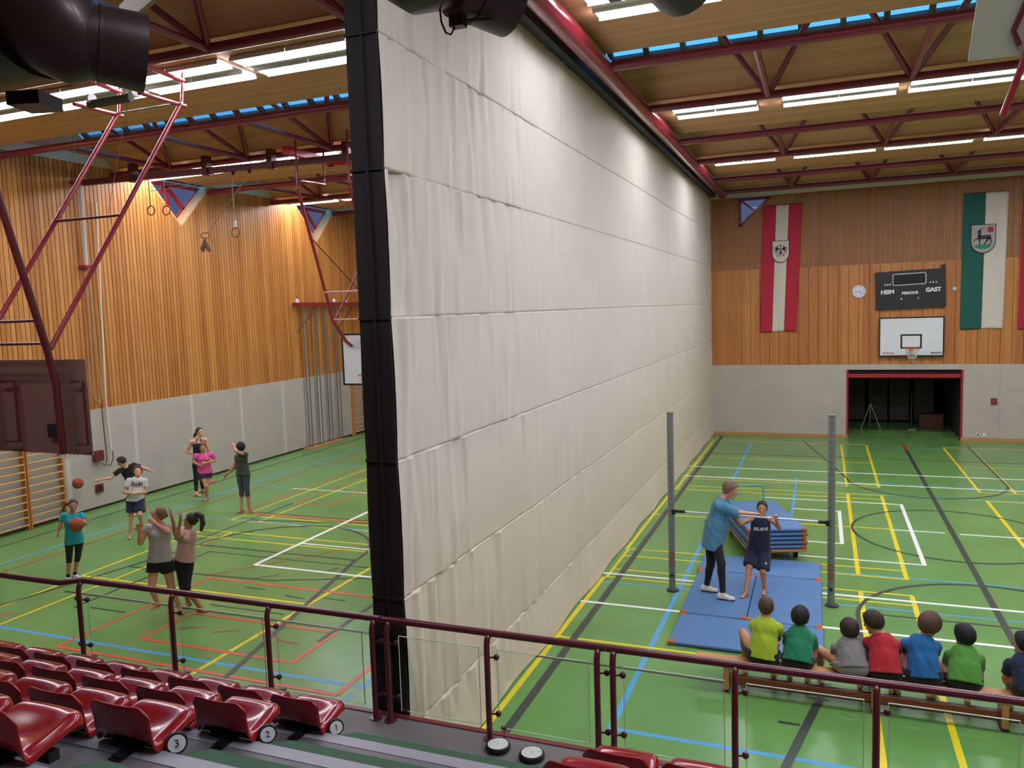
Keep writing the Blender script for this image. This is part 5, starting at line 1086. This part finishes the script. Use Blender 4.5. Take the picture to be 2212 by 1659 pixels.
    if shoes:
        for q in 'RL':
            an, to = J['a'+q], J['t'+q]; fdh = nrm((to-an)*A_((1, 1, 0 if feet['RL'.index(q)] else 1))); z = z0 if feet['RL'.index(q)] else None
            g0 = an-A_((0, 0, .072*s)) ; heel = g0-fdh*.045*s+up0*.034*s; tip = g0+fdh*.14*s+up0*.028*s
            pr = [cone(heel, tip, .042*s, .034*s), cone(heel+up0*.025*s, g0+fdh*.06*s+up0*.045*s, .04*s, .036*s), cone(g0+up0*.06*s, g0+up0*.088*s, .042*s, .042*s)]
            sh = garment('shoe', pr, shoes['m'], .015, [(g0+up0*.1*s, up0), (g0+up0*.002, -up0)], 0, .007)
            garment('sole', [cone(heel-up0*.012*s, tip-up0*.01*s, .046*s, .038*s, (up0, .5))], shoes.get('sole', M_bp), .01, [(g0+up0*.022*s, up0), (g0+up0*.001, -up0)], 0, .007, sh)
            if shoes.get('sock'): garment('sock', [cone(an, an+(J['k'+q]-an)*.22, .041*s, .041*s, None, [(an+(J['k'+q]-an)*.2, nrm(J['k'+q]-an))])], shoes['sock'], .01, (), 0, .008)
    # hair
    if hair_style:
        th_ = {'crop': .006, 'short': .019, 'full': .028, 'mop': .034, 'tied': .012, 'bob': .016}[hair_style]*H
        pr = [ell(hc+uph*.022*H-f*.006*H, (.079*H+th_, .1*H+th_, .1*H+th_), AX)]
        line = {'crop': (.062, .55), 'short': (.06, .62), 'full': (.062, .8), 'mop': (.068, .9), 'tied': (.055, .75), 'bob': (.055, .55)}[hair_style]
        cuts = [(hc+f*line[0]*H+uph*.055*H, nrm(f*1.0-uph*line[1])), (hc-uph*(.055 if hair_style in ('crop', 'short', 'tied') else .07)*H-f*.04*H, nrm(-uph+f*.25))]
        if hair_style == 'tied': pr += [ell(hc-f*.11*H+uph*.03*H, (.03*H, .03*H, .03*H), np.eye(3))]
        cuts.insert(0, ('lock', hc, AX, {'crop': .0006, 'tied': .0012, 'short': .0024, 'full': .004, 'mop': .0035, 'bob': .003}[hair_style]))
        gh = garment('hair', pr, hair, .015, cuts, .0015 if hair_style != 'crop' else .0004, .0065)
        if extra and extra.get('tail'):
            P = [A_(p) for p in extra['tail']]; garment('ponytail', [cone(P[i], P[i+1], extra.get('r', .03)*(1-.12*i), extra.get('r', .03)*(1-.12*(i+1))) for i in range(len(P)-1)], hair, .02, (), .003, .008, gh)
    if not back:
        for q in (-1, 1):
            e = hc+f*.088*H+side_h*q*.032*H+uph*.014*H; m = MB(); m.sphere((0, 0, 0), .011*H, 12, (1.25, .55, .75))
            m.v = [tuple(e+side_h*v[0]+f*v[1]+uph*v[2]) for v in m.v]; eo = obj('eye', m, M_eye, t, True)
            m = MB(); m.sphere((0, 0, 0), .0062*H, 10, (1, .5, 1)); m.v = [tuple(e+f*.0042*H+side_h*v[0]+f*v[1]+uph*v[2]) for v in m.v]; obj('iris', m, M_iris, eo, True)
            pr = [tuple(e+side_h*x*H+uph*(.02-.25*abs(x))*H+f*(.004)*H) for x in (-.018, -.008, .004, .016)]; obj('eyebrow', MB().tube(pr, .0032*H, 6), hair, t, True)
        pr = [tuple(hc+f*(.104-4*x*x)*H+side_h*x*H-uph*(.055-(6*x*x if smile else -2*x*x))*H) for x in (-.022, -.011, 0, .011, .022)]; obj('mouth', MB().tube(pr, [.002*H, .0048*H, .0055*H, .0048*H, .002*H], 8), M_teeth if smile else M_lip, t, True)
    T_ = dict(t=t, chest=chest, front=front, across=across, spine=spine, hc=hc, f=f, uph=uph, side=side_h, shirt=so, J=J, hipc=hipc, s=s); return T_
def skinm(n, c): return mat(n, c, rough=.55, var=.04, vscale=12)
SK1, SK2, SK3, SK4 = skinm('light_skin', 'd9a488'), skinm('tanned_skin', 'c08a6a'), skinm('olive_skin', 'b07c5c'), skinm('rosy_skin', 'd69a80')
def cloth(n, c, **k): return mat(n, c, rough=.85, bump=.25, bscale=26, var=.06, vscale=8, sheen=.1, **k)
H_dk, H_br, H_lb, H_gb, H_bk = [mat(n, c, rough=.6, bump=.5, bscale=180, stretch=(1, 1, .25)) for n, c in (('dark_brown_hair', '34231c'), ('brown_hair', '573a2a'), ('light_brown_hair', '7d5c42'), ('greying_brown_hair', '7d6450'), ('black_hair', '171215'))]
C_navy, C_blk = cloth('navy_cloth', '1b2340'), cloth('black_cloth', '15151a')
def print_on(T, txt, size, m, up=.0, off=.0, gap=.13, par=None, name='chest_print'):
    # lettering follows the chest: every letter sits on its own spot of the curved cloth
    o = text(None, name, txt, size, (0, 0, 0), (1, 0, 0), (0, 1, 0), m, .001, bold=size*.025)
    R_ = .17*T['s']; c = A_(T['chest']); org = A_(ORG[T['t']])
    for v in o.data.vertices:
        x, y_, z_ = v.co; a = x/R_
        v.co = c+T['spine']*(up+y_)+T['across']*(R_*math.sin(a))+T['front']*(gap*T['s']+z_-R_*(1-math.cos(a))*.5)-org
    o.parent = T['shirt']; ORG[o] = ORG[T['t']]
P_ = POSE
# the teacher and the boy at the bar
C_sw = cloth('steel_blue_sweatshirt', '4f86a8')
T = person('man in steel blue sweatshirt and black leggings bending to the bar beside the boy', P_['teacher'], 1.03, (.97, -.35, 0), -.3, SK4, H_gb, 1.0, 'full', dict(m=C_sw, name='sweatshirt', sleeve=1.12, hem=.06, t=.03, wide=1.22, wob=.004),
    dict(m=C_blk, len=1.93, t=.004, name='leggings'), dict(m=mat('white_running_shoe', 'dcdcd6', rough=.5), sole=M_bp), hands=dict(R=dict(d=(.85, .1, .05), p=(.1, -.2, -1), curl=.25, th=(0, .3, 1)), L=dict(d=(.9, -.3, .1), p=(0, 0, 1), curl=.6)), z0=.055)
T = person('boy in navy BELIEVE sleeveless shirt hanging from the steel bar, leaning back', P_['barboy'], .86, (-.02, -1, 0), .0, SK2, mat('buzzed_dark_hair', '2a2423', rough=.7), .96, 'crop', dict(m=C_navy, name='sleeveless_shirt', sleeve=0, tank=1, hem=.1, t=.018, wide=1.18),
    dict(m=C_navy, len=.93, t=.03, flare=.028, name='shorts'), hands=dict(R=dict(d=(0, -.25, 1), p=(0, -1, -.3), curl=1.25, th=(1, 0, 0)), L=dict(d=(0, -.25, 1), p=(0, -1, -.3), curl=1.25, th=(-1, 0, 0))), z0=.055)
print_on(T, 'BELIEVE', .068, M_ww, -.02, gap=.155)
text(T['t'], 'shorts_logo', '\u25B2', .05, A_(T['J']['kL'])*.55+A_(T['J']['hL'])*.45+A_((.04, -.115, .02)), (1, 0, 0), (0, 0, 1), M_ww)
# left hall
C_teal, C_tw, C_pink = cloth('teal_shirt', '1a9aa6'), cloth('white_shirt', 'd6d3d0'), cloth('hot_pink_shirt', 'e0539a')
C_gry, C_ptee, C_kh, C_lg = cloth('pale_grey_tee', 'b8b0b2'), cloth('pale_pink_tee', 'c9a69c'), cloth('dark_olive_tee', '3d4236'), cloth('dark_grey_leggings', '3f444c')
JJ = P_['teal']
T = person('girl in teal shirt holding an orange basketball in front of the wall bars', JJ, .8, (.78, -.6, 0), -.08, SK2, H_br, .88, 'tied', dict(m=C_teal, hem=.02, wide=1.02), dict(m=C_blk, len=1.25, t=.004, name='capri_leggings'),
    dict(m=mat('white_trainer', 'dddddd', rough=.5), sock=C_blk), hands=dict(L=dict(d=(-.2, -.35, -.1), p=(-.2, -.1, -1), curl=.5, th=(-1, 0, 0)), R=dict(curl=.9)), girl=True, extra=dict(tail=[(-12.3, 9.93, 1.38), (-12.42, 9.88, 1.33), (-12.47, 9.83, 1.24), (-12.45, 9.78, 1.18)], r=.022))
def ball(label, c, r=.122):
    m = mat('orange_basketball', 'a8502a', rough=.65, bump=.5, bscale=500); g = MB(); g.sphere(c, r, 40); o = thing('basketball', label, 'basketball', (c[0], c[1], c[2]-r), 'orange basketballs'); obj('ball_skin', g, m, o, True, angle=180)
    l = MB()
    for n_ in ((1, .2, 0), (0, .3, 1), (.3, 1, .2)): l.torus(c, n_, r, .0022, 40, 5)
    obj('ball_seam', l, M_bp, o, True)
ball('orange basketball held in front of the girl in teal', (-11.92, 9.64, 1.06)); ball('orange basketball in the air just off the hand of the boy in black', (-16.1, 13.15, .8))
JJ = P_['grey']
T = person('girl in pale grey tee and black shorts looking up with hands raised', JJ, .96, (-.75, -.45, 0), .45, SK4, H_lb, .95, 'tied', dict(m=C_gry, hem=-.03, sleeve=.3), dict(m=C_blk, len=.42, t=.018, flare=.02, name='shorts'), hands=dict(R=dict(d=(0, -.1, 1), p=(.6, -.5, 0), curl=.5), L=dict(d=(-.5, -.3, .8), p=(-.5, .3, -.3), curl=1.2)), girl=True, feet=(0, 1))
T = person('girl with dark ponytail in pale pink tee reaching up, behind the grey tee girl', P_['pinktee'], .92, (-.85, -.3, 0), .3, SK3, H_dk, .93, 'tied', dict(m=C_ptee, hem=-.03, sleeve=.4), dict(m=C_blk, len=1.12, t=.012, name='capri_pants'), hands=dict(R=dict(d=(-.2, 0, 1), p=(-.8, -.5, 0), curl=.15, spread=.3), L=dict(d=(.1, 0, 1), p=(-.8, -.5, 0), curl=.4)), girl=True,
    extra=dict(tail=[(-8.91, 9.28, 1.53), (-8.84, 9.3, 1.5), (-8.81, 9.29, 1.4), (-8.83, 9.27, 1.3)], r=.045))
T = person('smiling boy in printed white t-shirt and dark shorts running with folded arms', P_['white'], .89, (.8, -.6, 0), .3, SK1, H_br, .92, 'full', dict(m=C_tw, hem=.0, wide=1.12), dict(m=C_navy, len=.85, t=.03, flare=.02, name='shorts'), hands=dict(R=dict(curl=.6), L=dict(curl=.6)), feet=(1, 0), smile=True)
print_on(T, 'BeM', .13, mat('grey_print', '55555a'), .0, gap=.165)
T = person('boy in black t-shirt stretching sideways to the ball behind the boy in white', P_['black'], .86, (-.75, -.6, 0), -.4, SK1, H_dk, .9, 'short', dict(m=C_blk, hem=.0, wide=1.05), dict(m=C_blk, len=.85, t=.02, name='shorts'), hands=dict(R=dict(curl=.1, spread=.3), L=dict(curl=.1, spread=.3)), feet=(1, 1))
T = person('girl in black halter top and long black leggings standing by the padded wall', P_['blacktop'], .96, (.9, -.1, 0), .1, SK1, H_dk, .95, 'tied', dict(m=C_blk, name='halter_top', sleeve=0, tank=2, hem=-.18, t=.008, wob=.0005), dict(m=C_blk, len=1.85, t=.004, name='leggings', rise=.11), hands=dict(R=dict(curl=.8), L=dict(curl=.6)), girl=True,
    extra=dict(tail=[(-14.96, 15.74, 1.6), (-14.99, 15.72, 1.52)], r=.035))
b_ = MB(); 
for q in 'LR':
    b_.tube([tuple(T['chest']+T['spine']*.03+T['front']*.1+T['across']*(.07 if q == 'L' else -.07)), tuple(T['J']['neck']-T['spine']*.03+T['front']*.055+T['across']*(.045 if q == 'L' else -.045)), tuple(T['J']['neck']-T['front']*.04+T['spine']*.0)], .012, 6)
obj('halter_straps', b_, C_blk, T['t'], True)
T = person('girl in hot pink t-shirt running in front of the girl in black', P_['pink'], .86, (.7, -.7, 0), 0, SK2, H_br, .9, 'tied', dict(m=C_pink, hem=-.01, wide=1.15), dict(m=C_navy, len=.45, t=.025, flare=.03, name='shorts'), hands=dict(R=dict(curl=.6), L=dict(curl=.6)), girl=True, feet=(1, 0))
T = person('child in dark olive tee and grey leggings shielding the head, seen from behind', P_['khaki'], .93, (-.6, .55, 0), 0, SK2, H_bk, .93, 'full', dict(m=C_kh, hem=-.03, sleeve=.3), dict(m=C_lg, len=1.3, t=.005, name='capri_leggings'), hands=dict(R=dict(curl=.25), L=dict(curl=.5)), girl=True)
# the row of boys on the bench
def sitter(label, x, top, shirt_c, hair, style, skin, yaw=0., pitch=0., lean=0., hunch=.18, w=.165, bott=None, kL=(-.0, .44), kR=(.0, .44), arms='fwd', hs=.88, headdx=0., s=.86, sl=.6, wide=1.08, back=True, ft=1):
    z = .333; hz = z+.103; y = 9.19; H = top-.115*hs; nx = x+lean
    tl = .1+.13*hs; ny = y+hunch*.8; nz = H-.125*hs
    w -= .035; hs = hs*1.17; H = top-.118*hs; nz = H-.115*hs
    J = dict(head=(nx+headdx, ny+.04, H), neck=(nx, ny, nz), sL=(nx-w, ny+.0, nz-.1), sR=(nx+w, ny+.0, nz-.1))
    # boys face the mats (away from the camera): their left is on the picture's left
    J['hL'] = (x-.085, y, hz); J['hR'] = (x+.085, y, hz)
    J['kL'] = (x-.12+kL[0], y+.38, kL[1]); J['kR'] = (x+.12+kR[0], y+.38, kR[1])
    J['aL'] = (J['kL'][0]+.02, y+.36+.06, .07); J['aR'] = (J['kR'][0]-.02, y+.42, .07); 
    J['tL'] = (J['aL'][0]-.02, y+.58, .02); J['tR'] = (J['aR'][0]+.02, y+.58, .02)
    if ft == 2:                                       # feet tucked back under the bench
        for q in 'LR': a = J['a'+q]; J['a'+q] = (a[0], y+.1, .07); J['t'+q] = (a[0]*1.0+(.0), y-.03 if q == 'X' else y+.24, .02)
    if arms == 'fwd':
        J['eL'] = (nx-w+.01, ny+.15, nz-.27); J['eR'] = (nx+w-.01, ny+.14, nz-.28); J['wL'] = (x-.1, ny+.3, nz-.33); J['wR'] = (x+.1, ny+.3, nz-.33)
    else:
        J['eL'] = (nx-w-.02, ny+.08, nz-.3); J['eR'] = (nx+w+.02, ny+.05, nz-.31); J['wL'] = (x-.14, y+.2, nz-.4); J['wR'] = (x+.14, y+.2, nz-.4)
    J = {k: A_(v, float) for k, v in J.items()}
    face = (math.sin(yaw), math.cos(yaw), 0)
    return person(label, J, s, face, pitch, skin, hair, hs, style, dict(m=shirt_c, sleeve=sl, hem=.0, wide=wide, t=.018, wob=.0035), bott or dict(m=C_blk, len=.8, t=.022, flare=.015, name='shorts'), hands=dict(R=dict(curl=.7), L=dict(curl=.7)), back=back, group=None)
sitter('boy in lime yellow shirt with cropped hair, first on the left of the bench', -.62, 1.08, cloth('lime_yellow_shirt', 'a9c22e'), mat('buzzed_brown_hair', '4d382e', rough=.7), 'crop', SK2, .1, 0, .03, .14, .17, kL=(-.13, .52), wide=1.05, s=.88)
sitter('boy in emerald green shirt with black hair, second on the bench', -.24, .975, cloth('emerald_green_shirt', '137a55'), H_bk, 'short', SK2, .15, -.1, .02, .22, .165, arms='side', wide=1.12)
sitter('boy in grey t-shirt leaning left, third on the bench', .33, .90, cloth('mid_grey_shirt', '7d7c7f'), H_dk, 'short', SK2, -.3, .2, -.03, .2, .17, bott=dict(m=cloth('light_grey_shorts', '8b8a90'), len=.9, t=.02, name='shorts'), kL=(-.22, .42), arms='side', wide=1.12)
sitter('boy in red t-shirt turning his head left, fourth on the bench', .66, 1.01, cloth('red_shirt', 'b3202e'), H_dk, 'short', SK4, -1.0, -.35, -.02, .2, .18, headdx=-.09, wide=1.15, back=False)
sitter('boy in blue t-shirt with brown bowl haircut, fifth on the bench', 1.04, 1.045, cloth('blue_shirt', '15619c'), H_br, 'mop', SK1, .5, -.3, -.02, .2, .18, headdx=.09, kL=(-.12, .5), wide=1.1, s=.9)
sitter('boy in leaf green t-shirt with black hair, sixth on the bench', 1.42, .965, cloth('leaf_green_shirt', '4f8f35'), H_bk, 'short', SK2, -.6, .0, .02, .2, .175, kL=(-.14, .48), arms='side', wide=1.18)
sitter('boy in navy t-shirt and glasses at the right edge of the picture', 2.02, .96, cloth('navy_shirt', '1d2747'), H_bk, 'short', SK2, -.9, .0, -.03, .16, .17, arms='side', wide=1.08, back=False)
